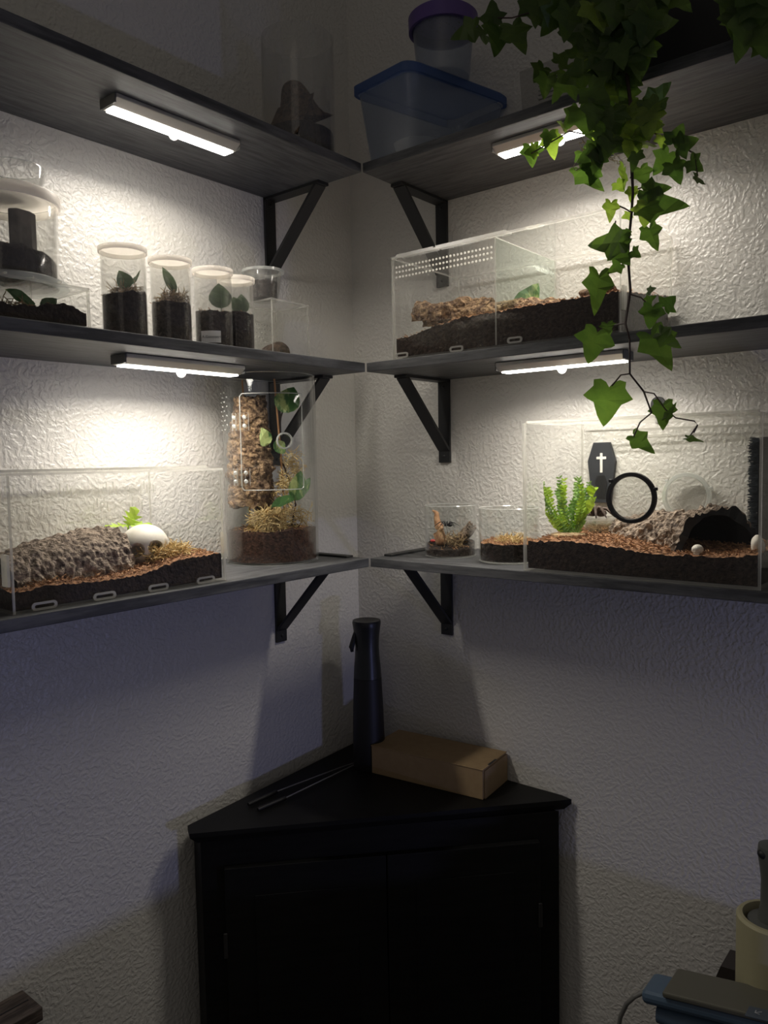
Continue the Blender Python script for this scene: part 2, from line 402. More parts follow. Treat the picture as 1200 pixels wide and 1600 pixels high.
def soil_box(name, label, x0, x1, y0, y1, z0, hf, mats=None, fibres=700, n=(70, 40), cat='soil'):
    g = G(); nx, ny = n; V = {}
    for i in range(nx + 1):
        for j in range(ny + 1):
            x = x0 + (x1 - x0) * i / nx; y = y0 + (y1 - y0) * j / ny
            z = z0 + hf(x, y) + .0028 * noise.noise(Vector((x, y, 3)) * 170) + .0018 * noise.noise(Vector((x, y, 9)) * 420)
            V[i, j] = g.bm.verts.new((x, y, z))
    for i in range(nx):
        for j in range(ny): g.face([V[i, j], V[i + 1, j], V[i + 1, j + 1], V[i, j + 1]], 1)
    rim = [(i, 0) for i in range(nx)] + [(nx, j) for j in range(ny)] + [(i, ny) for i in range(nx, 0, -1)] + [(0, j) for j in range(ny, 0, -1)]
    lo = [g.bm.verts.new((V[k].co.x, V[k].co.y, z0)) for k in rim]
    for a in range(len(rim)):
        b = (a + 1) % len(rim); g.face([V[rim[a]], V[rim[b]], lo[b], lo[a]], 0)
    g.face(lo[::-1], 0)
    for _ in range(fibres):
        x = random.uniform(x0 + .004, x1 - .004); y = random.uniform(y0 + .004, y1 - .004); z = z0 + hf(x, y) + random.uniform(.0, .003)
        a = random.uniform(0, PI); l = random.uniform(.002, .006); d = Vector((math.cos(a), math.sin(a), random.uniform(-.3, .6))) * l
        g.tube([(x, y, z), Vector((x, y, z)) + d], random.uniform(.0003, .0009), 3, 2)
    o = ob(name, g, mats or [SOIL, COCO, FIB]); return recenter(tag(o, label, cat, kind='stuff'))
def soil_cyl(label, c, r, z0, hf, mats=None, fibres=60, name='potting_soil', seg=40, nr=9):
    g = G(); rows = []
    for k in range(1, nr + 1):
        row = []
        for i in range(seg):
            a = 2 * PI * i / seg; x = c[0] + r * k / nr * math.cos(a); y = c[1] + r * k / nr * math.sin(a)
            row.append(g.bm.verts.new((x, y, z0 + hf(x - c[0], y - c[1]) + .002 * noise.noise(Vector((x, y, 1)) * 260))))
        rows.append(row)
    cv = g.bm.verts.new((c[0], c[1], z0 + hf(0, 0))); lo = [g.bm.verts.new((v.co.x, v.co.y, z0)) for v in rows[-1]]
    for i in range(seg):
        j = (i + 1) % seg; g.face([cv, rows[0][i], rows[0][j]], 1)
        for k in range(nr - 1): g.face([rows[k][i], rows[k + 1][i], rows[k + 1][j], rows[k][j]], 1)
        g.face([rows[-1][i], lo[i], lo[j], rows[-1][j]], 0)
    g.face(lo[::-1], 0)
    for _ in range(fibres):
        a = random.uniform(0, 2 * PI); q = r * .92 * math.sqrt(random.random()); x, y = q * math.cos(a), q * math.sin(a)
        z = z0 + hf(x, y); b = random.uniform(0, PI); l = random.uniform(.002, .006)
        g.tube([(c[0] + x, c[1] + y, z), (c[0] + x + l * math.cos(b), c[1] + y + l * math.sin(b), z + random.uniform(0, .004))], random.uniform(.0003, .0008), 3, 2)
    return recenter(tag(ob(name, g, mats or [SOIL, SOIL, FIB]), label, 'soil', kind='stuff'))
def jar(name, label, c, r, z0, h, wall=.0016, M=None, seg=48, cat='jar', r1=None, base=.003, group=None, rim=.0):
    """open clear vessel, wall of real thickness; rim and foot ring use the second material"""
    M = M or [GLS, GLE]; r1 = r1 or r
    t = thing(name, label, cat, (c[0], c[1], z0), 0, group)
    g = G(); k = wall
    prof = [(0, 0), (r - .002, 0), (r, .0015), (r1, h - .001), (r1 - k / 2, h), (r1 - k, h - .001), (r - k, base), (0, base)]
    mis = [0, 1, 0, 1, 1, 0, 0]
    g.lathe(prof, seg, 0, (c[0], c[1], z0), mis)
    ob('vessel', g, M, t, smooth=True)
    if rim: ob('rim', ring(c[0], c[1], z0 + h - .003, r1 + rim, r1 - k, .004), M[1], t, smooth=True)
    return t
def ring(cx, cy, z, ro, ri, h, seg=48):
    return G().lathe([(ri, 0), (ro, 0), (ro, h), (ri, h)], seg, 0, (cx, cy, z), close=True)
def bark(name, label, pts, rad, mats, a0=0, a1=2 * PI, thick=.006, amp=.12, nu=60, nv=46, sc=60, cat='bark', up=(0, 0, 1), taper=None, sq=1.0, ridge=.10):
    """cork tube or half tube along a path, rough outside, hollow inside"""
    g = G(); pts = [Vector(p) for p in pts]; full = abs(a1 - a0 - 2 * PI) < 1e-3; up = Vector(up)
    def P(t):
        s = t * (len(pts) - 1); i = min(int(s), len(pts) - 2); return pts[i].lerp(pts[i + 1], s - i)
    O, I = [], []
    for i in range(nu + 1):
        t = i / nu; p = P(t); d = (P(min(t + .03, 1)) - P(max(t - .03, 0))).normalized(); s = d.cross(up).normalized(); u = s.cross(d)
        R = rad * (taper(t) if taper else 1); ro, ri = [], []
        for j in range(nv if full else nv + 1):
            a = a0 + (a1 - a0) * j / nv; dr = s * math.cos(a) + u * math.sin(a) * sq; q = p + dr * R
            e = noise.noise(q * sc) * amp + abs(noise.noise(q * sc * 2.2 + Vector((5, 1, 2)))) * ridge + noise.noise(q * sc * 5) * .04
            jag = d * (.006 * noise.noise(Vector((a * 3, t * 3, 1))) if i in (0, nu) else 0)
            ro.append(g.bm.verts.new(p + dr * R * (1 + e) + jag)); ri.append(g.bm.verts.new(p + dr * (R * (1 + amp * .5 * noise.noise(q * sc * .6)) - thick) + jag))
        O.append(ro); I.append(ri)
    m = len(O[0]); rng = range(m) if full else range(m - 1)
    for i in range(nu):
        for j in rng:
            k = (j + 1) % m
            g.face([O[i][j], O[i][k], O[i + 1][k], O[i + 1][j]], 0); g.face([I[i][k], I[i][j], I[i + 1][j], I[i + 1][k]], 1)
        if not full:
            for j in (0, m - 1): g.face([O[i][j], I[i][j], I[i + 1][j], O[i + 1][j]], 0)
    for i in (0, nu):
        for j in rng: k = (j + 1) % m; g.face([O[i][j], O[i][k], I[i][k], I[i][j]], 1)
    return recenter(tag(ob(name, g, mats, smooth=False), label, cat))
def skin(name, verts, edges, radii, m, parent=None, sub=1):
    me = bpy.data.meshes.new(name); base = LOC.get(parent.name, Vector((0, 0, 0))) if parent else Vector((0, 0, 0))
    me.from_pydata([Vector(v) - base for v in verts], edges, []); o = bpy.data.objects.new(name, me); C.collection.objects.link(o); me.materials.append(m)
    md = o.modifiers.new('skin', 'SKIN'); md.use_smooth_shade = True
    for i, r in enumerate(radii):
        sv = me.skin_vertices[0].data[i]; sv.radius = (r, r); sv.use_root = (i == 0)
    s = o.modifiers.new('sub', 'SUBSURF'); s.levels = sub; s.render_levels = sub
    if parent: o.parent = parent
    return o
def text_part(name, s, size, loc, rot, m, parent, label=None):
    cu = bpy.data.curves.new(name, 'FONT'); cu.body = s; cu.size = size; cu.extrude = .0001; cu.align_x = 'CENTER'; cu.align_y = 'CENTER'
    tmp = bpy.data.objects.new(name, cu); C.collection.objects.link(tmp); bpy.context.view_layer.update()
    me = bpy.data.meshes.new_from_object(tmp.evaluated_get(bpy.context.evaluated_depsgraph_get())); bpy.data.objects.remove(tmp)
    me.materials.clear(); me.materials.append(m); o = bpy.data.objects.new(name, me); C.collection.objects.link(o)
    base = LOC.get(parent.name, Vector((0, 0, 0))); o.parent = parent; o.location = Vector(loc) - base; o.rotation_euler = rot
    return o
SM = [SOIL, SOIL, FIB]

# ---------------------------------------------------------------- lowest right shelf: tank with the fern
tx0, tx1, ty0, ty1, tz, thh = -.1985, -.010, -.782, -.478, Z3 + .0003, .203
r3, P3 = tank('acrylic_tank', 'wide clear acrylic tank holding a plastic fern and cork hide, on the lowest right shelf', tx0, tx1, ty0, ty1, tz, thh, t=.0036, lid=False)
T = .0036; zt = tz + thh
ob('lid', G().pane((tx0 + .004, ty0 + .004, zt + .0003), (tx0 + .11, ty1 - .004, zt + .003)), [ACR, EDG], r3)
ob('lid', G().pane((tx0 + .112, ty0 + .004, zt + .0003), (tx1 - .004, ty1 - .004, zt + .003)), [ACR, EDG], r3)
for ya, yb in ((-.545, -.60), (-.66, -.71)):
    ob('hinge', G().pane((tx0 + .092, yb, zt + .0032), (tx0 + .130, ya, zt + .0062)), [ACR, EDG], r3)
for y0_, y1_, zz in ((-.57, -.782, .010), (-.515, -.62, .020)):
    ob('lid_rail', G().pane((tx1 - .014, y1_ + .004, zt - zz), (tx1 - .0045, y0_, zt - zz + .003)), [ACR, EDG], r3)
# round black vent on the front pane and clear vent at the back
def vent(name, x, y, z, ro, ri, m, parent, lab):
    g = G(); R = Matrix.Rotation(PI / 2, 3, 'Y')
    g.lathe([(ri, -.003), (ri + .001, -.0045), (ro - .0005, -.004), (ro, -.002), (ro, .001), (ri, .001)], 56, 0, (x, y, z), close=True, rot=R)
    v = ob(name, g, m, parent, smooth=True, label=lab)
    g = G(); n = 20
    for k in range(-n, n + 1):
        d = k / n * ri * .985; h = math.sqrt(max(ri * ri - d * d, 0))
        g.box((x - .0002, y + d, z), (.0002, .00017, 2 * h)); g.box((x + .0002, y, z + d), (.0002, 2 * h, .00017))
    ob('mesh_screen', g, MESHM, v)
    for a in (.35, 2.45):
        ob('clip', G().box((x - .003, y - (ro + .0012) * math.cos(a), z + (ro + .0012) * math.sin(a)), (.004, .005, .004)), m, v, bevel=.0008)
    return v
pv = onx(986, 778, tx0 + .006)
vent('vent_ring', tx0 + .0075, pv.y, pv.z, .0325, .0268, BLKF, r3, 'black ring vent')
pv = onx(1073, 776, tx1 - .006)
vent('vent_ring', tx1 - .0055, pv.y, pv.z, .0345, .0285, GLE, r3, 'clear ring vent')
def h3(x, y):
    f = (y - ty1) / (ty0 - ty1)
    return .036 + .004 * math.sin(f * 7) - .004 * f + .008 * ((x - tx0) / .19) + .003 * noise.noise(Vector((x, y, 0)) * 25)
soil_box('coco_soil', 'dark coco fibre soil filling the bottom of the fern tank', tx0 + T + .0012, tx1 - T - .0012, ty0 + T + .0012, ty1 - T - .0012, tz + T + .0003, h3, fibres=2600, n=(60, 95))
zs = lambda x, y: tz + T + h3(x, y)
# cork hide, mouth towards the room
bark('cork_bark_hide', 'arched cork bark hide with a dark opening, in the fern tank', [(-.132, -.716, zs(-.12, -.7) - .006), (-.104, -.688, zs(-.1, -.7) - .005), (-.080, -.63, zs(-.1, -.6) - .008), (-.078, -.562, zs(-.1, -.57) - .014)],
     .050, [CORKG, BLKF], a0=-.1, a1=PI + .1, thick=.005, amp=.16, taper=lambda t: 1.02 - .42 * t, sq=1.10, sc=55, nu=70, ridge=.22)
# plastic fern
def fern():
    b = Vector((-.135, -.515, zs(-.135, -.515)))
    t = thing('plastic_fern', 'bright yellow-green plastic fern standing on a moss disc, in the right tank', 'artificial plant', b)
    ob('moss_disc', G().lathe([(0, 0), (.026, 0), (.025, .003), (.014, .005), (0, .006)], 24, 0, b), MOSSB, t, smooth=True)
    fr = [((-.012, .004), (.036, .052), 'D'), ((-.006, .008), (.030, .074), 'D'), ((0, .002), (.012, .078), 'Y'), ((.004, -.004), (-.006, .080), 'D'), ((.008, 0), (-.016, .070), 'Y'), ((.012, .004), (-.028, .066), 'Y'),
          ((-.014, .010), (.042, .064), 'Y'), ((-.008, .002), (.026, .066), 'Y'), ((.004, .008), (-.010, .078), 'D'), ((.010, .002), (-.024, .074), 'D'), ((-.002, -.002), (.006, .066), 'Y'),
          ((-.010, -.003), (.022, .060), 'D'), ((.010, -.006), (-.004, .060), 'D'), ((0, .006), (.034, .066), 'Y'), ((.002, -.008), (.004, .050), 'D'), ((.006, .006), (-.036, .052), 'Y'), ((-.004, -.006), (.016, .082), 'D')]
    for k, ((ox, oy), (dy, h), c) in enumerate(fr):
        p0 = b + Vector((ox * .6, oy - .004, .003)); s = G(); pts = []
        for q in range(9):
            u = q / 8; pts.append(p0 + Vector((-.012 * math.sin(k * 2.1) * u, dy * (1.05 * u ** 1.3) - .008 * math.sin(u * 3) * (1 if dy < 0 else -1), h * (1.06 * u - .10 * u * u))))
        s.tube(pts, [.0011 - .0008 * i / 8 for i in range(9)], 5, 0)
        for q in range(1, 9):
            for sd in (-1, 1):
                for e in (0, .5):
                    a = pts[q].lerp(pts[q - 1], e); L = .0062 + .0020 * math.sin(q + k)
                    tip = a + Vector((random.uniform(-.003, .001), sd * L, .0035 + random.uniform(-.002, .002)))
                    s.leaf(a, tip, L * .62, (-1, .4 * sd, .4), 0, 'oval', fold=.1)
        clampbox(s, tx0 + .006, tx1 - .006, ty0 + .006, ty1 - .0055); ob('frond', s, FAKE if c == 'Y' else FAKED, t)
    for dy, dz in ((-.036, .066), (-.035, .047)):
        a = b + Vector((-.006, dy, dz + .006)); ob('teardrop_leaf', G().leaf(a, a + Vector((0, -.001, -.0155)), .014, (-1, 0, 0), 0, 'oval', fold=.25), FAKE, t)
    return t
fern()
# water dish behind the fern and the tarantula on it
dz = zs(-.09, -.54)
c = (-.075, -.540)
g = thing('water_dish', 'shallow clear water dish behind the plastic fern', 'dish', (c[0], c[1], dz))
ob('dish_wall', G().lathe([(0, 0), (.026, 0), (.028, .0215), (.0268, .0215), (.025, .002), (0, .002)], 40, 0, (c[0], c[1], dz), [0, 0, 1, 0, 0]), [PLC, GLE], g, smooth=True)
ob('water', G().lathe([(0, .0022), (.0248, .0022), (.0260, .014), (0, .014)], 36, 0, (c[0], c[1], dz)), clear('dish_water', tint=(.86, .86, .78), base=.05, edge=.4, haze=.12, hcol=(.5, .48, .36)), g, smooth=True)
def spider(name, label, p, s, m, yaw, legs, band=None, ab=(1.25, .95, .85), thick=1.0):
    t = thing(name, label, 'spider', p); p = Vector(p); R = Matrix.Rotation(yaw, 3, 'Z')
    V = [Vector((0, 0, .5)), Vector((.55, 0, .5)), Vector((-.5, 0, .5)), Vector((-1.2, 0, .6)), Vector((-1.9, 0, .55)), Vector((.95, .18, .42)), Vector((.95, -.18, .42))]
    E_ = [(0, 1), (0, 2), (2, 3), (3, 4), (1, 5), (1, 6)]; Rr = [.42, .34, .16, .62, .34, .16, .16]
    for sd in (-1, 1):
        for k, (ang, reach, up) in enumerate(legs):
            a = math.radians(ang) * sd; d = Vector((math.cos(a), math.sin(a), 0)); x = .45 - .28 * k
            q = [Vector((x, .30 * sd, .5)), Vector((x, .30 * sd, .5)) + d * reach * .30 + Vector((0, 0, up)), Vector((x, .3 * sd, .5)) + d * reach * .48 + Vector((0, 0, up * .95)), Vector((x, .3 * sd, .5)) + d * reach * .80 + Vector((0, 0, up * .2 - .1)), Vector((x, .3 * sd, 0)) + d * reach * 1.0 + Vector((0, 0, .06))]
            i0 = len(V); V += q; E_ += [(0, i0), (i0, i0 + 1), (i0 + 1, i0 + 2), (i0 + 2, i0 + 3), (i0 + 3, i0 + 4)]
            Rr += [.15 * thick, .17 * thick, .16 * thick, .11 * thick, .08 * thick]
    W = lambda v: p + (R @ v) * s
    g = G(); g.blob(W(Vector((.35, 0, .5))), Vector((.62, .50, .36)) * s, .08, 300, 3, rot=R); g.blob(W(Vector((-.95, 0, .62))), Vector((.85, .62, .58)) * s, .08, 300, 3, rot=R)
    g.tube([W(Vector((0, 0, .5))), W(Vector((-.4, 0, .52)))], .22 * s, 8)
    for a in (5, 6): g.tube([W(V[1]), W(V[a] + Vector((.1, 0, -.12)))], [.17 * s, .10 * s], 7)
    for k in range(8):
        q = [W(v) for v in V[7 + k * 5: 12 + k * 5]]; g.tube(q, [a * thick * s for a in (.17, .19, .17, .12, .06)], 7)
    ob('body', g, m, t, smooth=True)
    return t
spider('tarantula', 'dark brown tarantula resting on the rim of the clear water dish', (-.092, -.535, dz + .0222), .0100, SPID, math.radians(140), [(38, 2.3, .95), (70, 2.1, 1.05), (105, 2.1, 1.0), (140, 2.4, .8)], thick=1.35)
# small skull and pale stone
sk = thing('skull_ornament', 'tiny white skull lying on the soil in front of the cork hide', 'skull', (-.180, -.7065, zs(-.18, -.7065)))
p = Vector((-.180, -.7065, zs(-.18, -.7065) + .0055))
def sk_fn(pp, q):
    for e in (-.35, .35):
        d = (pp - Vector((-.82, e, -.1))).length
        if d < .32: q *= .80 + .2 * d / .32
    return q
ob('cranium', G().blob(p, (.0078, .0068, .0064), sub=4, fn=sk_fn), BONE, sk, smooth=True)
ob('jaw', G().box(p + Vector((-.004, 0, -.0058)), (.004, .007, .004)), BONE, sk, bevel=.001)
recenter(tag(ob('pale_stone', G().blob((-.155, -.7685, zs(-.15, -.768) + .008), (.010, .0078, .012), .25, 90, 4), BONE, smooth=True), 'pale stone beside the right wall of the fern tank', 'stone'))
# bristle strip
bz = zs(-.06, -.75)
t = thing('bristle_brush', 'tall dark bristle strip at the right end of the fern tank', 'brush', (-.06, -.748, bz))
ob('handle', G().box((-.057, -.755, bz + .068), (.014, .020, .138)), BLKF, t, bevel=.003)
g = G()
for _ in range(1500):
    z = bz + random.uniform(.006, .135); x = -.057 + random.uniform(-.008, .008); a = random.uniform(-.6, .6)
    g.tube([(x, -.746, z), (x + random.uniform(-.005, .003), -.746 + random.uniform(.007, .0135), z + random.uniform(-.006, .004))], .00035, 3, 0)
ob('bristles', g, mat('blue_black_bristle', (.035, .045, .055), .5), t, kind='stuff')

# coffin plaque and black tag on the wall
def onwall(poly, x0, x1, m, name, parent): return ob(name, G().prism([(y, z) for y, z in poly], x0, x1, 0, lambda y, z, x: Vector((x, y, z))), m, parent, bevel=.0006)
cy, cz = -.5078, 1.404
cp = [(-.5, .495), (.3, 1), (.5, .0)]
def coffin(sx, sz, cy, cz): return [(cy - .29 * sx, cz + .5 * sz), (cy + .29 * sx, cz + .5 * sz), (cy + .5 * sx, cz + .19 * sz), (cy + .33 * sx, cz - .5 * sz), (cy - .33 * sx, cz - .5 * sz), (cy - .5 * sx, cz + .19 * sz)]
t = thing('coffin_box', 'slate black coffin-shaped box with a white cross, against the right wall', 'ornament', (-.006, cy, cz - .0465))
onwall(coffin(.0447, .093, cy, cz), -.0075, -.0006, COFF, 'body', t)
k = onwall([(y, z) for y, z in ((cy - .0025, cz + .030), (cy + .0025 - .0008, cz + .030), (cy + .0017, cz + .0245), (cy + .0075, cz + .0245), (cy + .0075, cz + .0205), (cy + .0017, cz + .0205), (cy + .0017, cz + .0), (cy - .0025, cz + .0), (cy - .0025, cz + .0205), (cy - .0083, cz + .0205), (cy - .0083, cz + .0245), (cy - .0025, cz + .0245))], -.0085, -.0077, WHT, 'cross', t); k['label'] = 'white cross'
onwall(coffin(.020, .036, cy, cz - .022), -.0082, -.0077, BLKF, 'lid_emblem', t)
t = thing('round_tag', 'small round black tag with a hole, on the wall above the fern tank', 'tag', (-.002, -.594, 1.485))
g = G(); pw_ = onx(1028, 632, -.003)
circ = [(pw_.y + .0108 * math.cos(2 * PI * i / 28), pw_.z + .0115 * math.sin(2 * PI * i / 28)) for i in range(28)]
hole = [(pw_.y + .001 + .0028 * math.cos(2 * PI * i / 28), pw_.z + .006 + .0028 * math.sin(2 * PI * i / 28)) for i in range(28)]
ob('disc', ring_prism(g, circ, hole, -.004, -.0006, lambda y, z, x: Vector((x, y, z))), BLKF, t)
ob('neck', G().box((-.0023, pw_.y + .001, pw_.z - .0185), (.0034, .006, .016)), BLKF, t)

# ---------------------------------------------------------------- glass jars on the lowest right shelf
ca, ra, ha = (-.112, -.298), .0415, .083
jar('glass_jar', 'short round glass jar with driftwood and a small black spider', ca, ra, Z3 + .0003, ha)
soil_cyl('thin layer of dark soil in the driftwood jar', ca, ra - .0026, Z3 + .0036, lambda x, y: .016 + .006 * math.sin(40 * x + 20 * y), [SOIL, SOIL, FIB])
B = lambda p, r, n=1: None
dw = thing('driftwood_stick', 'upright pale orange driftwood stick in the left glass jar', 'driftwood', (ca[0] - .01, ca[1] + .008, Z3 + .018))
q = [(-.124, -.290, Z3 + .016), (-.124, -.286, Z3 + .032), (-.122, -.282, Z3 + .048), (-.121, -.277, Z3 + .060), (-.120, -.277, Z3 + .070), (-.121, -.268, Z3 + .074)]
skin('stem', q + [(-.128, -.279, Z3 + .036), (-.126, -.293, Z3 + .044)], [(0, 1), (1, 2), (2, 3), (3, 4), (4, 5), (1, 6), (2, 7)], [.010, .0095, .0060, .0052, .0040, .0010, .0012, .0022], WOODP, dw, 2)
bark('cork_piece', 'curled grey cork piece leaning in the left glass jar', [(-.108, -.302, Z3 + .020), (-.103, -.318, Z3 + .034), (-.098, -.331, Z3 + .050)], .0085, [CORKG, CORK], thick=.002, nu=24, nv=20, amp=.2, sc=120)
recenter(tag(ob('moss_tuft', clampcyl(G().strands((-.120, -.309, Z3 + .028), (.013, .016, .008), 160, .013, .0005), ca, .038), MOSSB), 'tuft of brown moss under the cork piece in the left glass jar', 'moss', kind='stuff'))
spider('widow_spider', 'glossy black long-legged spider on the driftwood of the left jar', (-.126, -.301, Z3 + .0485), .0052, BLKF, math.radians(95), [(25, 3.6, 1.0), (65, 2.6, 1.1), (115, 2.6, 1.0), (155, 3.6, .8)], thick=.9)
recenter(tag(ob('red_bead', G().blob((-.1395, -.282, Z3 + .0265), (.003, .0046, .0024), sub=3), mat('red_plastic', (.55, .06, .06), .3), smooth=True), 'tiny red bead on the soil of the left glass jar', 'bead'))
cb, rb = (-.120, -.410), .0455
jar('glass_jar', 'short round glass jar half filled with brown soil, next to the fern tank', cb, rb, Z3 + .0003, .082)
soil_cyl('brown soil with fibre bits in the right glass jar', cb, rb - .0026, Z3 + .0036, lambda x, y: .027 + .002 * math.sin(60 * x) + .003 * noise.noise(Vector((x, y, 2)) * 50), [SOIL, COCO, FIB], fibres=300)
recenter(tag(ob('moss_tuft', clampcyl(G().strands((-.122, -.418, Z3 + .034), (.018, .020, .004), 160, .013, .0005), cb, .042), MOSS), 'low heap of pale moss on the soil of the right glass jar', 'moss', kind='stuff'))

# ---------------------------------------------------------------- lowest left shelf: long tank
ax0, ax1, ay0, ay1, az, ah = -.768, -.481, -.186, -.020, Z3 + .0003, .147
l3, PL = tank('acrylic_tank', 'clear slotted acrylic tank with bark log and skull, on the lowest left shelf', ax0, ax1, ay0, ay1, az, ah, t=.003)
def slits(parent, y, groups, h=.012, dx=.0052, n=5):
    for gx, gz in groups:
        g = G()
        for k in range(n): g.pane((gx + k * dx, y - .0012, gz + (.006 if k % 2 else 0)), (gx + k * dx + .0011, y, gz + (.006 if k % 2 else 0) + h), 0, 0)
        ob('vent_slots', g, EDG, parent)
slits(PL['y1'], ay1 - .0032, [(-.700 + .0, 1.388), (-.628, 1.388), (-.560, 1.388), (-.500 - .0, 1.388)])
slits(PL['y1'], ay1 - .0032, [(-.520, 1.364), (-.545 - .03, 1.366)])
slits(PL['x1'], -.05, [])
for u, v in ((70, 946), (164, 931), (248, 918), (322, 906)):
    p = ony(u, v, ay0 - .001)
    ob('joint_slot', ring_prism(G(), stadium(.029, .0088), stadium(.0225, .0038), ay0 - .0014, ay0 - .0001, lambda x, z, y, p=p: Vector((p.x + x, y, p.z + z))), EDG, l3)
ob('lid_bar', G().pane((ax0 + .003, ay0 + .030, az + ah + .0035), (ax1 - .003, ay0 + .036, az + ah + .0065)), [ACR, EDG], l3)
ob('latch', G().pane((-.640, ay0 + .012, az + ah + .0035), (-.575, ay0 + .045, az + ah + .0062)), [ACR, EDG], l3)
for zz in (.030,):
    ob('hinge_clip', G().pane((ax0 - .0035, ay0 + .001, az + zz), (ax0 - .0003, ay0 + .014, az + zz + .034)), EDG, l3)
    ob('hinge_clip', G().pane((ax1 + .0003, ay0 + .001, az + zz), (ax1 + .0035, ay0 + .010, az + zz + .034)), EDG, l3)
def hl3(x, y):
    f = (x - ax0) / (ax1 - ax0)
    return .0195 + .010 * max(0, min(1, (f - .35) * 2.2)) + .003 * math.sin(f * 9) + .008 * (y - ay0) / .16 + .003 * noise.noise(Vector((x, y, 0)) * 25)
soil_box('coco_soil', 'dark coco fibre soil in the slotted left tank', ax0 + .0042, ax1 - .0042, ay0 + .0042, ay1 - .0042, az + .0033, hl3, fibres=2600, n=(95, 55))
zl = lambda x, y: az + .0033 + hl3(x, y)
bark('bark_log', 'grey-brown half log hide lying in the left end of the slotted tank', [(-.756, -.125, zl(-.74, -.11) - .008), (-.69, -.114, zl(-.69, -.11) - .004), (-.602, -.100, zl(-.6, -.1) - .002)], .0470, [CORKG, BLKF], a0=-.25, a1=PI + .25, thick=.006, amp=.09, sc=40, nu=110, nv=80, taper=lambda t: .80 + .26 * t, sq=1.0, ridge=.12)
def skull_fn(p, q):
    for e in (-.38, .38):
        d = math.sqrt((p.x - e) ** 2 + (p.z + .22) ** 2)
        if p.y < 0 and d < .31: q = Vector((q.x, q.y + .022 * (1 - (d / .31) ** 4), q.z))
    d = math.sqrt((p.x / .8) ** 2 + (p.z + .75) ** 2)
    if p.y < 0 and d < .18: q = Vector((q.x, q.y + .012, q.z))
    if p.z < -.1: q = Vector((q.x * (1 + .18 * (p.z + .1)), q.y, q.z))
    return q
sp = Vector((-.563, -.122, 1.323))
sk = thing('skull_hide', 'white plastic skull half buried in moss, beside the bark log', 'skull', sp - Vector((0, 0, .02)))
ob('cranium', G().blob(sp, (.0315, .034, .0285), sub=6, fn=skull_fn, rot=Matrix.Rotation(math.radians(-12), 3, 'X') @ Matrix.Rotation(math.radians(-30), 3, 'Z')), BONE, sk, smooth=True)
pl = thing('plastic_leaf_sprig', 'green plastic lobed leaf sprig sticking up behind the white skull', 'artificial plant', (-.555, -.075, 1.31))
for (tx, tz_, wd, nr) in ((-.548, 1.372, .026, (0, -1, .2)), (-.595, 1.353, .012, (0, -.5, 1)), (-.523, 1.350, .014, (0, -.6, 1))):
    ob('leaf', G().leaf((-.555, -.075, 1.347), (tx + .003, -.080, tz_), wd, nr, 0, 'frag', fold=.1), FAKE, pl)
ob('stem', G().tube([(-.555, -.075, 1.31), (-.556, -.074, 1.33), (-.555, -.075, 1.348)], .0012, 6), FAKE, pl)
recenter(tag(ob('moss_heap', G().strands((-.546, -.142, zl(-.546, -.142) + .005), (.036, .018, .008), 700, .016, .0006), MOSS), 'straw-coloured moss heaped around the white skull', 'moss', kind='stuff'))
c = (-.4975 + .065, -.07)
c = (-.523 + .018, -.062)
g = thing('water_dish', 'low clear plastic dish at the right end of the slotted tank', 'dish', (-.509, -.060, zl(-.509, -.06)))
ob('dish_wall', G().lathe([(0, 0), (.0215, 0), (.024, .019), (.0230, .019), (.0205, .002), (0, .002)], 40, 0, (-.509, -.060, zl(-.509, -.06) + .001), [0, 0, 1, 0, 0]), [PLC, GLE], g, smooth=True)

# ---------------------------------------------------------------- tall cylinder
cc, cr, ch = (-.305, -.0875), .073, .291
cyl = jar('cylinder_terrarium', 'tall clear cylinder terrarium with cork bark, moss and trailing leaves', cc, cr, Z3 + .0003, ch, wall=.003, cat='terrarium', seg=72, base=.004)
dn = (Vector((CAM.x, CAM.y)) - Vector(cc)).normalized(); dang = math.atan2(dn.y, dn.x)
def oncyl(a, z, r=cr + .0012): return Vector((cc[0] + r * math.cos(dang + a), cc[1] + r * math.sin(dang + a), z))
# curved door outline
g = G(); za, zb_ = 1.388, 1.532; aL, aR = -.62, .72
def arc(z, a, b, n=18): return [oncyl(a + (b - a) * i / n, z) for i in range(n + 1)]
path = arc(za, aL + .05, aR - .05) + [oncyl(aR, za + .004), oncyl(aR, zb_)] + arc(zb_, aR - .05, aL + .05) + [oncyl(aL, zb_ - .004), oncyl(aL, za + .004), oncyl(aL + .05, za)]
ob('door_frame', g.tube(path, .0007, 4), GLE, cyl)
for zz in (1.4905, 1.408):
    hg = G(); pl_ = []
    for ia in range(5):
        a = aL - .20 + ia * .10
        pl_.append(a)
    for i in range(4):
        v = [oncyl(pl_[i], zz - .013), oncyl(pl_[i + 1], zz - .013), oncyl(pl_[i + 1], zz + .013), oncyl(pl_[i], zz + .013)]
        w_ = [p + (p - Vector((cc[0], cc[1], p.z))).normalized() * .0025 for p in v]
        V = [hg.bm.verts.new(p) for p in v + w_]
        for f in ((0, 1, 2, 3), (7, 6, 5, 4), (0, 4, 5, 1), (2, 6, 7, 3), (1, 5, 6, 2), (3, 7, 4, 0)): hg.face([V[k] for k in f], 0 if f[0] in (0, 7) and len(set(f) & {0, 1, 2, 3}) in (0, 4) else 1)
    h = ob('hinge', hg, [ACR, EDG], cyl)
    for a in (aL - .125, aL + .125):
        for e in (-.0065, .0065): ob('screw', G().blob(oncyl(a, zz + e, cr + .0045), .0031, sub=2), GLE, h, smooth=True)
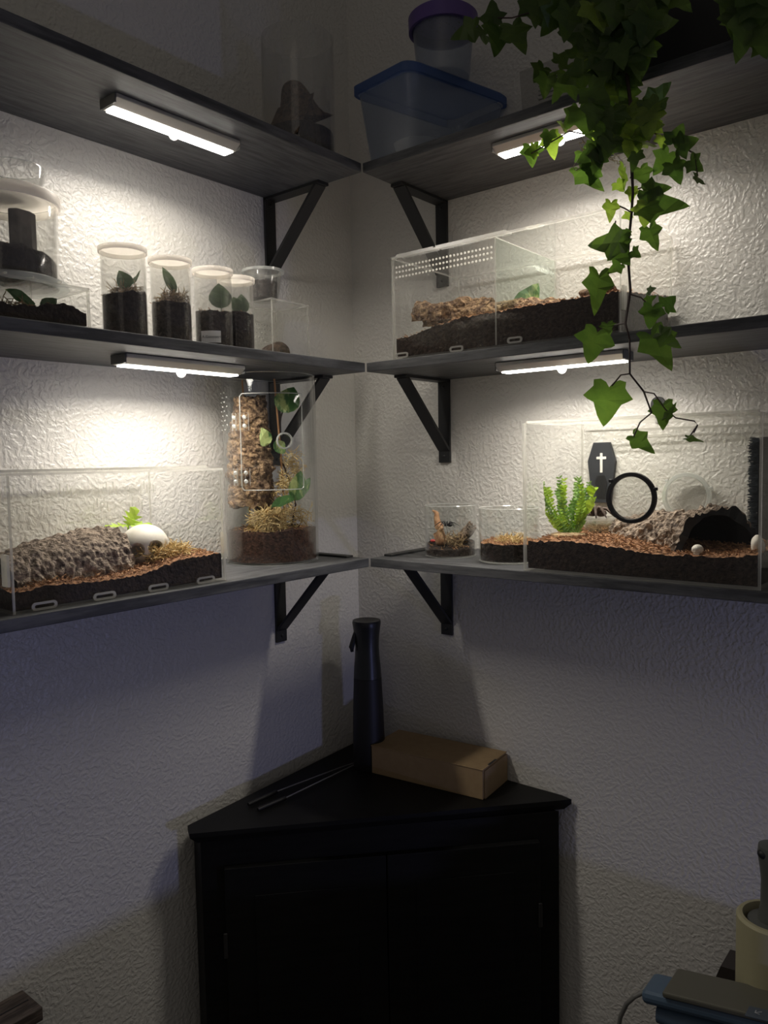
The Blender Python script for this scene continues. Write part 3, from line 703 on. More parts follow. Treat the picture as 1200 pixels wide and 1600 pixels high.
lk = oncyl(.28, 1.461, cr + .004); dq = Vector((dn.x, dn.y, 0)).normalized(); Rl = dq.to_track_quat('Z', 'Y').to_matrix() if False else (lk - Vector((cc[0], cc[1], lk.z))).to_track_quat('Z', 'Y').to_matrix()
h = ob('round_latch', G().lathe([(.010, 0), (.0125, 0), (.0125, .003), (.0105, .003)], 36, 0, lk, close=True, rot=Rl), GLE, cyl, smooth=True)
ob('latch_core', G().lathe([(0, 0), (.0085, 0), (.0085, .004), (.007, .0045), (0, .0045)], 28, 0, lk, rot=Rl), GLS, h, smooth=True)
g = G()
for i in range(9):
    for j in range(4):
        if (i + j) % 2 == 0: g.blob(oncyl(-1.35 + j * .11, 1.48 + i * .007), (.0014, .0014, .0014), sub=1)
ob('vent_holes', g, GLE, cyl)
cz0 = Z3 + .0046
soil_cyl('red-brown soil in the bottom of the tall cylinder', cc, cr - .0042, cz0, lambda x, y: .047 + .004 * noise.noise(Vector((x, y, 0)) * 30), [SOILR, SOILR, FIB], fibres=200, seg=64)
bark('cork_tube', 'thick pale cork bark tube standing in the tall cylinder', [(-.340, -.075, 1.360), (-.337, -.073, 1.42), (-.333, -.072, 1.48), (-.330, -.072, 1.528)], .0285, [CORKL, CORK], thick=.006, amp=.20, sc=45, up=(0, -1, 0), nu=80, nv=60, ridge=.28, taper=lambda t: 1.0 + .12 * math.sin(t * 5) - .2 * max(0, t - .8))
bark('dark_bark_slab', 'dark bark slab leaning at the back of the tall cylinder', [(-.285, -.050, 1.32), (-.290, -.048, 1.42), (-.300, -.046, 1.535)], .017, [CORK, CORK], thick=.004, amp=.2, sc=60, up=(0, -1, 0), nu=60, nv=40, ridge=.2, cat='bark')
for x, a in ((-.297, .0026), (-.322, .0022)):
    recenter(tag(ob('wooden_stick', G().tube([(x + .004, -.105 if x > -.31 else -.05, 1.328), (x + .002, -.1 if x > -.31 else -.05, 1.45), (x - .002, -.095 if x > -.31 else -.048, 1.560)], a * .6, 8), mat('orange_wood', (.42, .21, .09), .6)), 'thin orange-brown stick standing upright ' + ('in front of the dark bark slab' if x > -.31 else 'behind the cork tube in the cylinder'), 'stick'))
g = G(); g.strands((-.343, -.118, 1.334), (.030, .016, .024), 900, .020, .0007, up=-.2); g.strands((-.262, -.100, 1.338), (.020, .018, .012), 90, .026, .0006)
g.strands((-.300, -.112, 1.375), (.016, .010, .035), 240, .018, .0006); g.strands((-.275, -.105, 1.425), (.014, .010, .022), 110, .020, .0006)
clampcyl(g, cc, .0685); recenter(tag(ob('moss_clump', g, MOSS), 'tangled golden moss around the cork tube in the cylinder', 'moss', kind='stuff'))
vn = thing('trailing_vine', 'plastic vine with large variegated leaves climbing inside the tall cylinder', 'artificial plant', (-.275, -.10, 1.325))
vp = [(-.275, -.10, 1.325), (-.268, -.104, 1.36), (-.280, -.102, 1.40), (-.300, -.100, 1.45), (-.290, -.098, 1.50), (-.278, -.10, 1.53)]
ob('stem', G().tube(vp, .0014, 6), STEM, vn)
for (u0, v0, u1, v1, wpx, nr, y) in ((442, 645, 459, 603, 34, (-.8, -.6, .1), -.118), (455, 642, 437, 630, 12, (-.6, -1, 0), -.11), (418, 695, 403, 668, 22, (-.7, -.7, .2), -.142), (430, 705, 445, 690, 20, (-.3, -1, .2), -.112),
                                     (462, 782, 470, 735, 24, (-.7, -.7, 0), -.140), (458, 777, 424, 790, 17, (-.4, -.6, .9), -.138), (470, 775, 484, 745, 14, (-1, -.4, 0), -.125)):
    a, b = ony(u0, v0, y), ony(u1, v1, y - .004); ob('leaf', clampcyl(G().leaf(a, b, wpx * .00125, nr, 0, 'oval', fold=.22, droop=.1), cc, .0690), VARI, vn)

# ---------------------------------------------------------------- middle left shelf: tubes
S2 = Z2 + .0003
tubes = [(-.5835, -.131, .0288, .1165, 'tallest-looking clear tube with a white lid and a rolled green leaf, nearest the acrylic box'), (-.5135, -.131, .0272, .1150, 'clear white-lidded tube holding moss and a long curled leaf, second in the row'),
         (-.4435, -.131, .0270, .1140, 'clear white-lidded tube with a paper name label near its base'), (-.3910, -.118, .0262, .1130, 'clear white-lidded tube at the corner end of the row, before the small cup')]
def make_tube():
    t = thing('plant_tube', 'x', 'tube', (0, 0, 0), 0, 'white-lidded plant tubes on the middle left shelf')
    g = G(); r, h = .0275, .112
    g.lathe([(0, 0), (r - .001, 0), (r, .001), (r, h), (r - .0012, h), (r - .0012, .0015), (0, .0015)], 48, 0, mis=[0, 0, 0, 0, 0, 0])
    ob('tube_wall', g, PLT, t, smooth=True, local=True)
    ob('lid', G().lathe([(0, h + .0002), (r + .0018, h - .0005), (r + .0022, h - .004), (r + .0005, h - .0045), (r + .0005, h + .0045 - .006), (0, h - .0012)][:2] + [(r + .0022, h - .0045), (r + .0006, h - .0045), (r + .0006, h + .0012), (r + .0006, h + .0012), (0, h + .0012)] if False else [(0, h + .0004), (r + .0006, h + .0004), (r + .0006, h - .0045), (r + .0024, h - .0045), (r + .0026, h + .0018), (0, h + .0026)], 48), WHP, t, smooth=True, local=True)
    return t
tb = make_tube()
for k, (x, y, r, h, lb) in enumerate(tubes):
    o = tb if k == 0 else copy_tree(tb)
    s = r / .0290; o.location = (x, y, S2); o.scale = (s, s, h / .1146); o['label'] = lb
    hs = [.056, .054, .052, .058][k]
    soil_cyl('dark soil filling the lower half of the %s tube' % ('first', 'second', 'labelled', 'last')[k], (x, y), r * .915, S2 + .0022, lambda a, b, hs=hs, k=k: hs + .004 * noise.noise(Vector((a, b, k)) * 80) + (a * .12 if k == 0 else 0), SM, fibres=40)
    if k == 2:
        g = G(); V = []
        for i in range(9):
            a = dang - .62 + i * .125; q = Vector((x + (r + .0003) * math.cos(a), y + (r + .0003) * math.sin(a), 0)); q2 = Vector((x + (r + .0009) * math.cos(a), y + (r + .0009) * math.sin(a), 0))
            V.append([g.bm.verts.new(p + Vector((0, 0, S2 + z))) for p, z in ((q, .010), (q, .026), (q2, .026), (q2, .010))])
        for i in range(8):
            for a, b in ((0, 1), (1, 2), (2, 3), (3, 0)): g.face([V[i][a], V[i + 1][a], V[i + 1][b], V[i][b]])
        g.face(V[0]); g.face(V[8][::-1])
        lbv = thing('name_label', 'small white paper label with a handwritten name on the third tube', 'label', (x, y, S2 + .010))
        ob('paper', g, mat('label_paper', (.75, .75, .75), .7), lbv)
        a = dang + .0; tp = Vector((x + (r + .0012) * math.cos(a), y + (r + .0012) * math.sin(a), S2 + .0175))
        text_part('handwriting', 'A.Geometrica', .0052, tp, (PI / 2, 0, a + PI / 2), BLKF, lbv)
def moss(lb, c, rad, n, L, m=MOSSB, r=.0006, name='moss_tuft', cl=None):
    g = G().strands(c, rad, n, L, r)
    if cl: clampcyl(g, cl, .0240)
    return recenter(tag(ob(name, g, m), lb, 'moss', kind='stuff'))
x, y = tubes[0][:2]
moss('brown moss on the soil of the first tube', (x, y - .004, S2 + .062), (.018, .018, .005), 140, .014, cl=(x, y))
def leafthing(lb, base, tip, wd, nr, m=DLEAF, cat='leaf', name='green_leaf', fold=.2, droop=.1, shape='oval'):
    t = thing(name, lb, cat, base)
    ob('blade', G().leaf(base, tip, wd, nr, 0, shape, fold, droop), m, t)
    d = (Vector(tip) - Vector(base)); ob('stalk', G().tube([Vector(base) - Vector((0, 0, .012)), Vector(base), Vector(base) + d * .35 + Vector((-.0006, -.0006, 0))], .0006, 5), m, t)
    return t
leafthing('rounded dark green leaf in the first tube', (x + .0, y - .010, S2 + .066), (x - .014, y - .012, S2 + .084), .021, (-.6, -.8, -.1))
leafthing('thin upswept leaf on the right of the first tube', (x + .004, y - .008, S2 + .070), (x + .022, y - .006, S2 + .086), .006, (-.3, -.5, .9), fold=.1, droop=-.3)
x, y = tubes[1][:2]
moss('brown moss heap on the soil of the second tube', (x + .002, y - .004, S2 + .062), (.020, .018, .008), 240, .014, cl=(x, y))
leafthing('long curled leaf climbing in the second tube', (x - .002, y - .012, S2 + .070), (x - .017, y - .008, S2 + .102), .014, (-.6, -.9, 0), droop=.25)
x, y = tubes[2][:2]
leafthing('large angular dark leaf in the labelled tube', (x + .004, y - .012, S2 + .060), (x + .002, y - .010, S2 + .094), .034, (-.5, -.9, 0), fold=.05, droop=.02)
x, y = tubes[3][:2]
leafthing('left of two pointed leaves in the last tube', (x - .004, y - .012, S2 + .062), (x - .014, y - .010, S2 + .083), .020, (-.5, -.9, 0))
leafthing('right of two pointed leaves in the last tube', (x + .004, y - .008, S2 + .062), (x + .005, y - .006, S2 + .091), .022, (-.5, -.9, 0))
# small perforated cube with a lidded cup on it
qx0, qx1, qy0, qy1 = -.297, -.213, -.090, -.012
cu, PC = tank('acrylic_cube', 'small perforated acrylic cube at the corner end of the middle left shelf', qx0, qx1, qy0, qy1, S2, .101, t=.0025)
g = G()
for i in range(11):
    for j in range(5): g.blob((qx0 + .012 + i * .006, qy1 - .0028, S2 + .048 + j * .007), (.0011, .0011, .0011), sub=1)
ob('vent_holes', g, EDG, PC['y1'])
recenter(tag(ob('bark_chunk', G().blob((-.258, -.058, S2 + .021), (.026, .020, .020), .45, 40, 5, seed=4), mat('dark_brown_bark', (.030, .018, .012), .95, col2=(.10, .065, .045), sc=120, bump=1, bsc=200, bdist=.005), smooth=False), 'lumpy dark bark chunk inside the small acrylic cube', 'bark'))
zc = S2 + .101 + .0029
ct = jar('deli_cup', 'small clear lidded cup standing on the acrylic cube in the corner', (-.283, -.058), .0235, zc, .046, wall=.001, M=[PLC, PLC], cat='cup', r1=.030)
ob('lid', ring(-.283, -.058, zc + .044, .0335, .0300, .004), GLE, ct, smooth=True)
ob('lid_top', G().lathe([(0, zc + .0462), (.0300, zc + .0462), (.0300, zc + .0475), (0, zc + .0475)], 36, 0, (-.283, -.058, 0)), PLC, ct, smooth=True)
soil_cyl('dark soil in the small lidded cup', (-.283, -.058), .0218, zc + .0035, lambda a, b: .026, SM, fibres=10)
# stack at the left end
bx, PB = tank('acrylic_box', 'low clear acrylic box with leaves, bottom of the stack of three containers', -.845, -.666, -.190, -.060, S2, .0425, t=.0026)
def hb(x, y): return .010 + .010 * math.exp(-((x + .70) / .028) ** 2) + .006 * math.exp(-((x + .79) / .04) ** 2) + .003 * noise.noise(Vector((x, y, 0)) * 60)
soil_box('potting_soil', 'dark soil mounded in the low acrylic box', -.8420, -.6692, -.1868, -.0632, S2 + .003, hb, SM, fibres=300, n=(70, 40))
for k, u in enumerate((26, 66, 92)):
    ob('lid_seam', G().pane((-.76 + k * .030, -.1895, S2 + .0460), (-.758 + k * .030, -.0610, S2 + .0478)), EDG, bx)
g = G()
for i in range(6):
    for j in range(3): g.blob((-.6665, -.090 - i * .006, S2 + .020 + j * .006), .0008, sub=1)
ob('vent_holes', g, EDG, PB['x1'])
moss('tan moss between the leaves in the low acrylic box', (-.742, -.150, S2 + .017), (.030, .020, .006), 260, .016)
leafthing('bright green leaf lying across the low acrylic box', (-.712, -.155, S2 + .022), (-.748, -.168, S2 + .036), .020, (-.2, -.9, .5), VARI)
leafthing('dark hooked leaf near the right end of the low acrylic box', (-.702, -.150, S2 + .022), (-.684, -.152, S2 + .037), .017, (-.3, -1, .2))
# jar on the box, lids
zj = S2 + .0425 + .0031
jc = (-.7255, -.1245)
jt = jar('specimen_jar', 'wide clear jar with a white lid and dark soil, on the low acrylic box', jc, .0530, zj, .0985, wall=.0014, M=[PLT, GLE], cat='jar', r1=.0545)
ob('foot_ring', G().lathe([(.054, 0), (.0635, .001), (.0625, .006), (.0545, .009)], 56, 0, (jc[0], jc[1], zj), close=True), GLE, jt, smooth=True)
ob('lid', G().lathe([(0, .0992), (.0552, .0992), (.0552, .090), (.0575, .090), (.0580, .1000), (.0565, .1022), (0, .1022)], 56, 0, (jc[0], jc[1], zj)), WHP, jt, smooth=True)
soil_cyl('dark soil sloping down to the right in the wide jar', jc, .0508, zj + .0032, lambda a, b: .034 - .22 * (a * .8 - b * .3) * .6 + .004 * noise.noise(Vector((a, b, 5)) * 50), SM, fibres=60)
recenter(tag(ob('dark_bark_piece', clampcyl(G().prism([(-.722, -.122), (-.714, -.130), (-.698, -.128), (-.688, -.121), (-.690, -.114), (-.704, -.118)], zj + .022, zj + .090), jc, .050), mat('dark_slab_bark', (.02, .018, .018), .9, col2=(.07, .06, .055), sc=90, bump=.8), bevel=.002), 'dark upright bark piece in the wide jar', 'bark'))
zk = zj + .1024
kt = jar('deli_cup', 'small clear cup, topmost of the stack at the left end of the middle shelf', (-.7120, -.118), .0300, zk, .034, wall=.001, M=[PLC, GLE], cat='cup', r1=.0345)
recenter(tag(ob('soil_lump', G().blob((-.716, -.120, zk + .0095), (.021, .018, .0075), .5, 60, 4), SOIL), 'small lump of dark soil in the topmost cup', 'soil', kind='stuff'))

# ---------------------------------------------------------------- middle right shelf: long enclosure
bx0, bx1, by0, by1, bh = -.1985, -.012, -.616, -.254, .1515
rt, PR = tank('acrylic_enclosure', 'long clear perforated acrylic enclosure with bark, on the middle right shelf', bx0, bx1, by0, by1, S2, bh, t=.003)
g = G()
for j in range(3):
    for i in range(28):
        yy = -.264 - i * .0062; zz = S2 + bh - .014 - j * .0075
        g.lathe([(0, -.0004), (.0016, -.0004), (.0016, .0004), (0, .0004)], 8, 0, (bx0 - .0005, yy, zz), rot=Matrix.Rotation(PI / 2, 3, 'Y'))
ob('vent_holes', g, mat('milky_hole_edge', (.9, .9, .88), .3, trans=.7), PR['x0'])
ob('divider', G().pane((bx0 + .0035, -.4365, S2 + .0035), (bx1 - .0035, -.4340, S2 + bh - .0005)), [clear('green_tinted_acrylic', tint=(.92, .96, .93)), EDG], rt)
for u, v in ((628, 555), (713, 545), (804, 531)):
    p = onx(u, v, bx0 - .001)
    ob('joint_slot', ring_prism(G(), stadium(.0235, .0085), stadium(.0175, .0038), bx0 - .0014, bx0 - .0001, lambda y, z, x, p=p: Vector((x, p.y + y, p.z + z))), EDG, rt)
for ya, yb in ((-.262, -.330), (-.335, -.452)):
    ob('lid_tab', G().pane((bx0 + .002, yb, S2 + bh + .0035), (bx0 + .020, ya, S2 + bh + .0062)), [ACR, EDG], rt)
ob('joint_slot', ring_prism(G(), stadium(.026, .010), stadium(.020, .005), S2 + bh + .0035, S2 + bh + .005, lambda y, x, z: Vector((bx0 + .012 + x, -.492 + y, z))), EDG, rt)
ob('hinge_clip', G().pane((bx0 - .0002 + .0035, by0 - .0035, S2 + .028), (bx0 + .013, by0 - .0003, S2 + .058)), EDG, rt)
def h2(x, y):
    f = (y - by1) / (by0 - by1)
    pf = [(0, .028), (.10, .029), (.20, .038), (.35, .045), (.6, .046), (.85, .047), (.95, .048), (1, .048)]
    for (a, b), (c_, d) in zip(pf, pf[1:]):
        if a <= f <= c_: z = b + (d - b) * (f - a) / (c_ - a); break
    else: z = .046
    return z + .0015 * noise.noise(Vector((x, y, 0)) * 60) + .02 * (x - bx0) / .18
soil_box('packed_soil', 'dark packed soil rising to the right in the long enclosure', bx0 + .0042, bx1 - .0042, by0 + .0042, by1 - .0042, S2 + .0033, h2, [SOIL, COCO, FIB], fibres=1500, n=(44, 110))
z2_ = lambda x, y: S2 + .0033 + h2(x, y)
bark('knotty_bark', 'twisted pale bark piece arching over the left end of the long enclosure', [(-.155, -.272, z2_(-.155, -.262) + .028), (-.148, -.300, z2_(-.15, -.29) + .026), (-.135, -.345, z2_(-.135, -.34) + .012), (-.125, -.385, z2_(-.12, -.375) + .002)], .0235, [CORKL, CORK], a0=-.3, a1=PI + .5, thick=.004, amp=.3, sc=50, nu=70, nv=44, ridge=.25)
bark('flat_bark_slab', 'long flat pale bark slab half sunk in the soil of the long enclosure', [(-.128, -.352, z2_(-.13, -.36) - .006), (-.122, -.42, z2_(-.12, -.42) - .005), (-.116, -.492, z2_(-.12, -.49) - .014)], .0265, [CORKL, CORK], a0=.1, a1=PI - .1, thick=.004, amp=.2, sc=50, nu=70, nv=40, ridge=.2)
recenter(tag(ob('bark_chunk', G().blob((-.16, -.568, z2_(-.16, -.565) + .004), (.012, .024, .012), .5, 60, 4, seed=9), CORK), 'rough bark chunk at the right end of the long enclosure', 'bark'))
leafthing('large pointed variegated leaf standing behind the bark slab', (-.085, -.410, z2_(-.085, -.41) + .002), (-.070, -.436, z2_(-.085, -.41) + .047), .040, (-1, -.2, .1), VARI, droop=0)
# half hidden vial at the far right of the shelf
p = onx(1193, 488, -.05)
vt = thing('labelled_vial', 'clear vial with a pale label at the right frame edge of the middle right shelf', 'vial', (-.05, p.y - .016, S2))
ob('vial_wall', G().lathe([(0, 0), (.0165, 0), (.0165, .040), (.0175, .042), (.0175, .062), (0, .062)], 30, 0, (-.05, p.y - .0165, S2)), PLT, vt, smooth=True)
ob('label', G().lathe([(.0168, .004), (.0174, .004), (.0174, .026), (.0168, .026)], 30, 0, (-.05, p.y - .0165, S2), close=True), mat('pale_label', (.5, .49, .45), .7), vt, smooth=True)
text_part('print', 'et', .006, (-.0665, p.y - .010, S2 + .019), (PI / 2, 0, -PI / 2 - .4), BLKF, vt)
tag(recenter(ob('clear_disc', G().lathe([(0, 0), (.026, 0), (.028, .004), (.026, .0045), (.024, .002), (0, .002)], 36, 0, (-.085, -.700, S2)), GLE, smooth=True)), 'flat clear plastic disc lying beside the vial', 'disc')

# ---------------------------------------------------------------- top shelves
S1 = Z1 + .0003
jc = (-.253, -.118)
tj = jar('display_jar', 'tall hazy clear jar with a dark bark figure, on the top left shelf', jc, .056, S1, .192, wall=.0015, M=[PLC, PLC], cat='jar', seg=56)
soil_cyl('dark soil in the hazy jar on the top left shelf', jc, .0535, S1 + .0033, lambda a, b: .044 + .20 * max(-.03, min(a, .03)) * -.25 + .004 * noise.noise(Vector((a, b, 2)) * 40), SM, fibres=20)
t = thing('bark_figure', 'dark hunched bark piece standing in the hazy jar on the top shelf', 'bark', (jc[0] - .0, jc[1], S1 + .045))
skin('trunk', [(jc[0] + .010, jc[1], S1 + .045), (jc[0] + .006, jc[1], S1 + .070), (jc[0] - .006, jc[1], S1 + .094), (jc[0] - .018, jc[1], S1 + .112), (jc[0] - .026, jc[1], S1 + .104), (jc[0] - .018, jc[1], S1 + .060)],
     [(0, 1), (1, 2), (2, 3), (3, 4), (0, 5)], [.040, .037, .030, .024, .010, .016], CORK, t, 2)
# blue-lidded tub
a_, b_, c_ = onz(545, 138, 2.012), onz(636, 90, 2.012), onz(800, 152, 2.012)
def tubbox():
    n = Vector((b_.x, b_.y, 0)); u = Vector((c_.x - b_.x, c_.y - b_.y, 0)); v = Vector((a_.x - b_.x, a_.y - b_.y, 0))
    return n, u, v
n_, u_, v_ = tubbox()
u_ = u_ * min(1, .222 / u_.length); v_ = v_ * 1.0
t = thing('storage_tub', 'clear food tub with a translucent blue lid, on the top right shelf by the corner', 'tub', n_ + (u_ + v_) / 2 + Vector((0, 0, S1)))
def rrect(k, ins, nseg=5, cr_=.12):
    o = n_ + (u_ + v_) / 2; pts = []
    for (sx, sy, a0) in ((1, 1, 0), (-1, 1, PI / 2), (-1, -1, PI), (1, -1, 3 * PI / 2)):
        for i in range(nseg + 1):
            a = a0 + PI / 2 * i / nseg
            x = sx * (.5 - cr_) + cr_ * math.cos(a); y = sy * (.5 - cr_) + cr_ * math.sin(a)
            pts.append(o + u_ * x * k + v_ * y * k)
    return pts
def loft(rings, cap0=True, cap1=True):
    g = G(); R_ = [[g.bm.verts.new(p + Vector((0, 0, z))) for p in pts] for pts, z in rings]; m = len(R_[0])
    for a, b in zip(R_, R_[1:]):
        for i in range(m): g.face([a[i], a[(i + 1) % m], b[(i + 1) % m], b[i]])
    if cap0: g.face(R_[0][::-1])
    if cap1: g.face(R_[-1])
    return g
ob('body', loft([(rrect(.76, 0), S1), (rrect(.80, 0), S1 + .006), (rrect(.93, 0), 1.998), (rrect(.92, 0), 1.998), (rrect(.79, 0), S1 + .008), (rrect(.75, 0), S1 + .003)]), FRO, t, smooth=True)
ob('lid', loft([(rrect(.95, 0), 1.999), (rrect(1.0, 0), 1.999), (rrect(1.0, 0), 2.011), (rrect(.96, 0), 2.014), (rrect(.90, 0), 2.009)], cap0=False), BLU, t, smooth=True)
tag(recenter(ob('white_disc', loft([(rrect(.52, 0, cr_=.4), S1 + .012), (rrect(.60, 0, cr_=.4), S1 + .034), (rrect(.56, 0, cr_=.4), S1 + .036)]), WHT, smooth=True)), 'pale rounded dish lying inside the blue-lidded tub', 'dish')
pc = onz(692, 100, 2.0145); pc = Vector((-.105, -.262, 2.0145))
def cupat(px_, py_, z0):
    t = thing('deli_cup', 'grey clear cup with a perforated purple lid, on the blue tub lid', 'cup', (px_, py_, z0))
    ob('cup_wall', G().lathe([(0, 0), (.040, 0), (.048, .084), (.047, .084), (.039, .002), (0, .002)], 44, 0, (px_, py_, z0)), FRO, t, smooth=True)
    l = ob('lid', G().lathe([(0, .0842), (.0485, .0842), (.0485, .070), (.053, .070), (.0535, .090), (.050, .093), (0, .090)], 44, 0, (px_, py_, z0)), PUR, t, smooth=True)
    g = G()
    for _ in range(26):
        a = random.uniform(0, 2 * PI); q = .04 * math.sqrt(random.random()); g.lathe([(0, -.0003), (.0011, -.0003), (.0011, .0003), (0, .0003)], 6, 0, (px_ + q * math.cos(a), py_ + q * math.sin(a), z0 + .0838))
    ob('vent_holes', g, BLKF, l)
cupat(-.118, -.300, 2.0146)
# clear vented box right of the tub
t = thing('vented_box', 'clear vented plastic box behind the ivy on the top right shelf', 'box', (-.085, -.495, S1))
ob('body', loft([([Vector((-.13, -.54, 0)), Vector((-.04, -.54, 0)), Vector((-.04, -.445, 0)), Vector((-.13, -.445, 0))], S1), ([Vector((-.134, -.544, 0)), Vector((-.036, -.544, 0)), Vector((-.036, -.441, 0)), Vector((-.134, -.441, 0))], S1 + .085)]), clear('hazy_plastic', tint=(.88, .88, .87), haze=.12, hcol=(.5, .5, .48)), t)
g = G()
for i in range(9): g.box((-.1325, -.495, S1 + .020 + i * .006), (.0012, .05, .0014))
ob('vent_slots', g, GRY, t)

# ---------------------------------------------------------------- corner cabinet
p1, p2 = onz(293, 1290, ZC), onz(296, 1303, ZC); p3, p4 = onz(893, 1249, ZC), onz(886, 1236, ZC)
p1.y = min(p1.y, -.004); p4.x = min(p4.x, -.004); p3.x = min(p3.x, -.004)
cab = thing('corner_cabinet', 'black wooden corner cabinet with two doors, standing in the room corner', 'cabinet', (-.15, -.15, 0))
top = [(p1.x, p1.y), (p2.x, p2.y), (p3.x, p3.y), (p4.x, p4.y), (-.004, -.02), (-.02, -.004)]
def inset(poly, k):
    cx = sum(p[0] for p in poly) / len(poly); cy_ = sum(p[1] for p in poly) / len(poly); return [(cx + (x - cx) * k, cy_ + (y - cy_) * k) for x, y in poly]
g = G(); L0 = [g.bm.verts.new((x, y, ZC)) for x, y in top]; L1_ = [g.bm.verts.new((x, y, ZC - .007)) for x, y in top]; L2_ = [g.bm.verts.new((x, y, ZC - .017)) for x, y in inset(top, .965)]
m = len(top); g.face(L0); g.face(L2_[::-1])
for A_, B_ in ((L0, L1_), (L1_, L2_)):
    for i in range(m): g.face([A_[i], A_[(i + 1) % m], B_[(i + 1) % m], B_[i]])
ob('top', g, CAB, cab)
bl, br = onz(313, 1313, ZC - .0175), onz(873, 1268, ZC - .0175); bl.z = br.z = 0
bl.y = min(bl.y, -.02); br.x = min(br.x, -.012)
fd = (br - bl).normalized(); fn_ = Vector((-abs(fd.y), -abs(fd.x), 0)); fn_ = Vector((fd.y, -fd.x, 0));
if fn_.dot(CAM - bl) < 0: fn_ = -fn_
body = [(bl.x, bl.y), (br.x, br.y), (br.x, br.y + .02), (-.012, -.03), (-.03, -.012), (bl.x + .02, -.012 if bl.y < -.012 else bl.y)]
ob('body', G().prism(body, .0, ZC - .0172), CAB, cab)
W = (br - bl).length
def fbox(name, s0, s1, z0, z1, d0, d1, parent, m=CAB, label=None):
    g = G(); V = []
    for z in (z0, z1):
        for s_, d in ((s0, d0), (s1, d0), (s1, d1), (s0, d1)): V.append(g.bm.verts.new(bl + fd * s_ + fn_ * d + Vector((0, 0, z))))
    for f in ((0, 3, 2, 1), (4, 5, 6, 7), (0, 1, 5, 4), (1, 2, 6, 5), (2, 3, 7, 6), (3, 0, 4, 7)): g.face([V[i] for i in f])
    return ob(name, g, m, parent, bevel=.001, label=label)
for s0, s1, hs_ in ((.035, W / 2 - .001, .0), (W / 2 + .001, W - .035, 1)):
    d = fbox('door', s0, s1, .05, ZC - .06, .0002, .012, cab)
    fbox('door_panel', s0 + .045, s1 - .045, .10, ZC - .105, .0121, .0135, d)
    xx = s0 + .000 if hs_ == 0 else s1
    h = fbox('hinge', xx - .004, xx + .002, ZC - .20, ZC - .16, .0122, .0150, d, mat('dark_hinge_metal', (.10, .10, .10), .35, metal=.8))
# things on the cabinet
Zt = ZC + .0003
bc = Vector((-.1, -.105, Zt))
sb = thing('spray_bottle', 'tall black continuous-mist spray bottle at the back of the cabinet top', 'bottle', bc)
ob('bottle_body', G().lathe([(0, 0), (.0272, 0), (.0290, .004), (.0288, .05), (.0274, .11), (.0258, .145), (.0250, .165), (0, .165)], 44, 0, bc), BLKF, sb, smooth=True)
hd = ob('spray_head', G().lathe([(.0250, .1655), (.0238, .185), (.0220, .205), (.0214, .220), (.0224, .240), (.0248, .258), (.0258, .265), (.0248, .269), (.012, .2665), (0, .2655)], 44, 0, bc), mat('black_satin_plastic', (.022, .024, .025), .35), sb, smooth=True)
td = Vector((-.72, .45, 0)).normalized()
ob('trigger', G().tube([bc + td * .019 + Vector((0, 0, .255)), bc + td * .024 + Vector((0, 0, .240)), bc + td * .029 + Vector((0, 0, .222)), bc + td * .028 + Vector((0, 0, .214))], [.003, .0042, .005, .003], 8), BLKF, sb, smooth=True)
# cardboard box
A = onz(580, 1208, ZC); B_ = onz(755, 1251, ZC)
ud = (B_ - A).normalized(); vd = Vector((-ud.y, ud.x, 0)); vd = vd if vd.x > 0 else -vd
Wb, Db, Hb = (B_ - A).length, .094, .051
cbx = thing('cardboard_box', 'closed brown cardboard mailer box on the corner cabinet', 'box', A + ud * Wb / 2 + vd * Db / 2 + Vector((0, 0, .0003)))
def obox(name, a0, a1, b0, b1, z0, z1, m, parent, bevel=.0008, label=None):
    g = G(); V = []
    for z in (z0, z1):
        for s_, d in ((a0, b0), (a1, b0), (a1, b1), (a0, b1)): V.append(g.bm.verts.new(Vector((A.x, A.y, 0)) + ud * s_ + vd * d + Vector((0, 0, z))))
    for f in ((0, 3, 2, 1), (4, 5, 6, 7), (0, 1, 5, 4), (1, 2, 6, 5), (2, 3, 7, 6), (3, 0, 4, 7)): g.face([V[i] for i in f])
    return ob(name, g, m, parent, bevel=bevel, label=label)
obox('carton', .001, Wb - .001, .001, Db - .001, Zt, ZC + Hb - .002, CARD, cbx)
ld = obox('lid_flap', 0, Wb, 0, Db, ZC + Hb - .0018, ZC + Hb, CARD, cbx)
obox('side_flap', Wb - .0008, Wb + .0012, .006, Db, Zt, ZC + Hb - .004, CARD, cbx)
obox('tuck_slot', Wb - .0030, Wb + .0003, .024, .052, ZC + Hb + .0001, ZC + Hb + .0005, BLKF, ld, bevel=0, label='dark tuck slot')
# tweezers
tips = [[(388, 1257), (432, 1237), (530, 1200), (560, 1190)], [(403, 1265), (446, 1247), (535, 1204), (561, 1192)]]
tw = thing('feeding_tongs', 'long thin steel feeding tongs with black grips, lying on the cabinet top', 'tongs', onz(480, 1225, Zt))
for k, arm in enumerate(tips):
    P_ = [onz(u, v, ZC + .0045) for u, v in arm]
    ob('arm', G().tube([P_[1], P_[2], P_[3]], [.0019, .0017, .0016], 8, flat=.6), STEEL, tw, smooth=True)
    ob('grip', G().tube([P_[0], P_[0].lerp(P_[1], .08), P_[1]], [.0028, .0033, .0033], 10), BLKF, tw, smooth=True)
q = onz(561, 1191, ZC + .0045); ob('joint', G().blob(q, (.004, .004, .0035), sub=2), STEEL, tw, smooth=True)

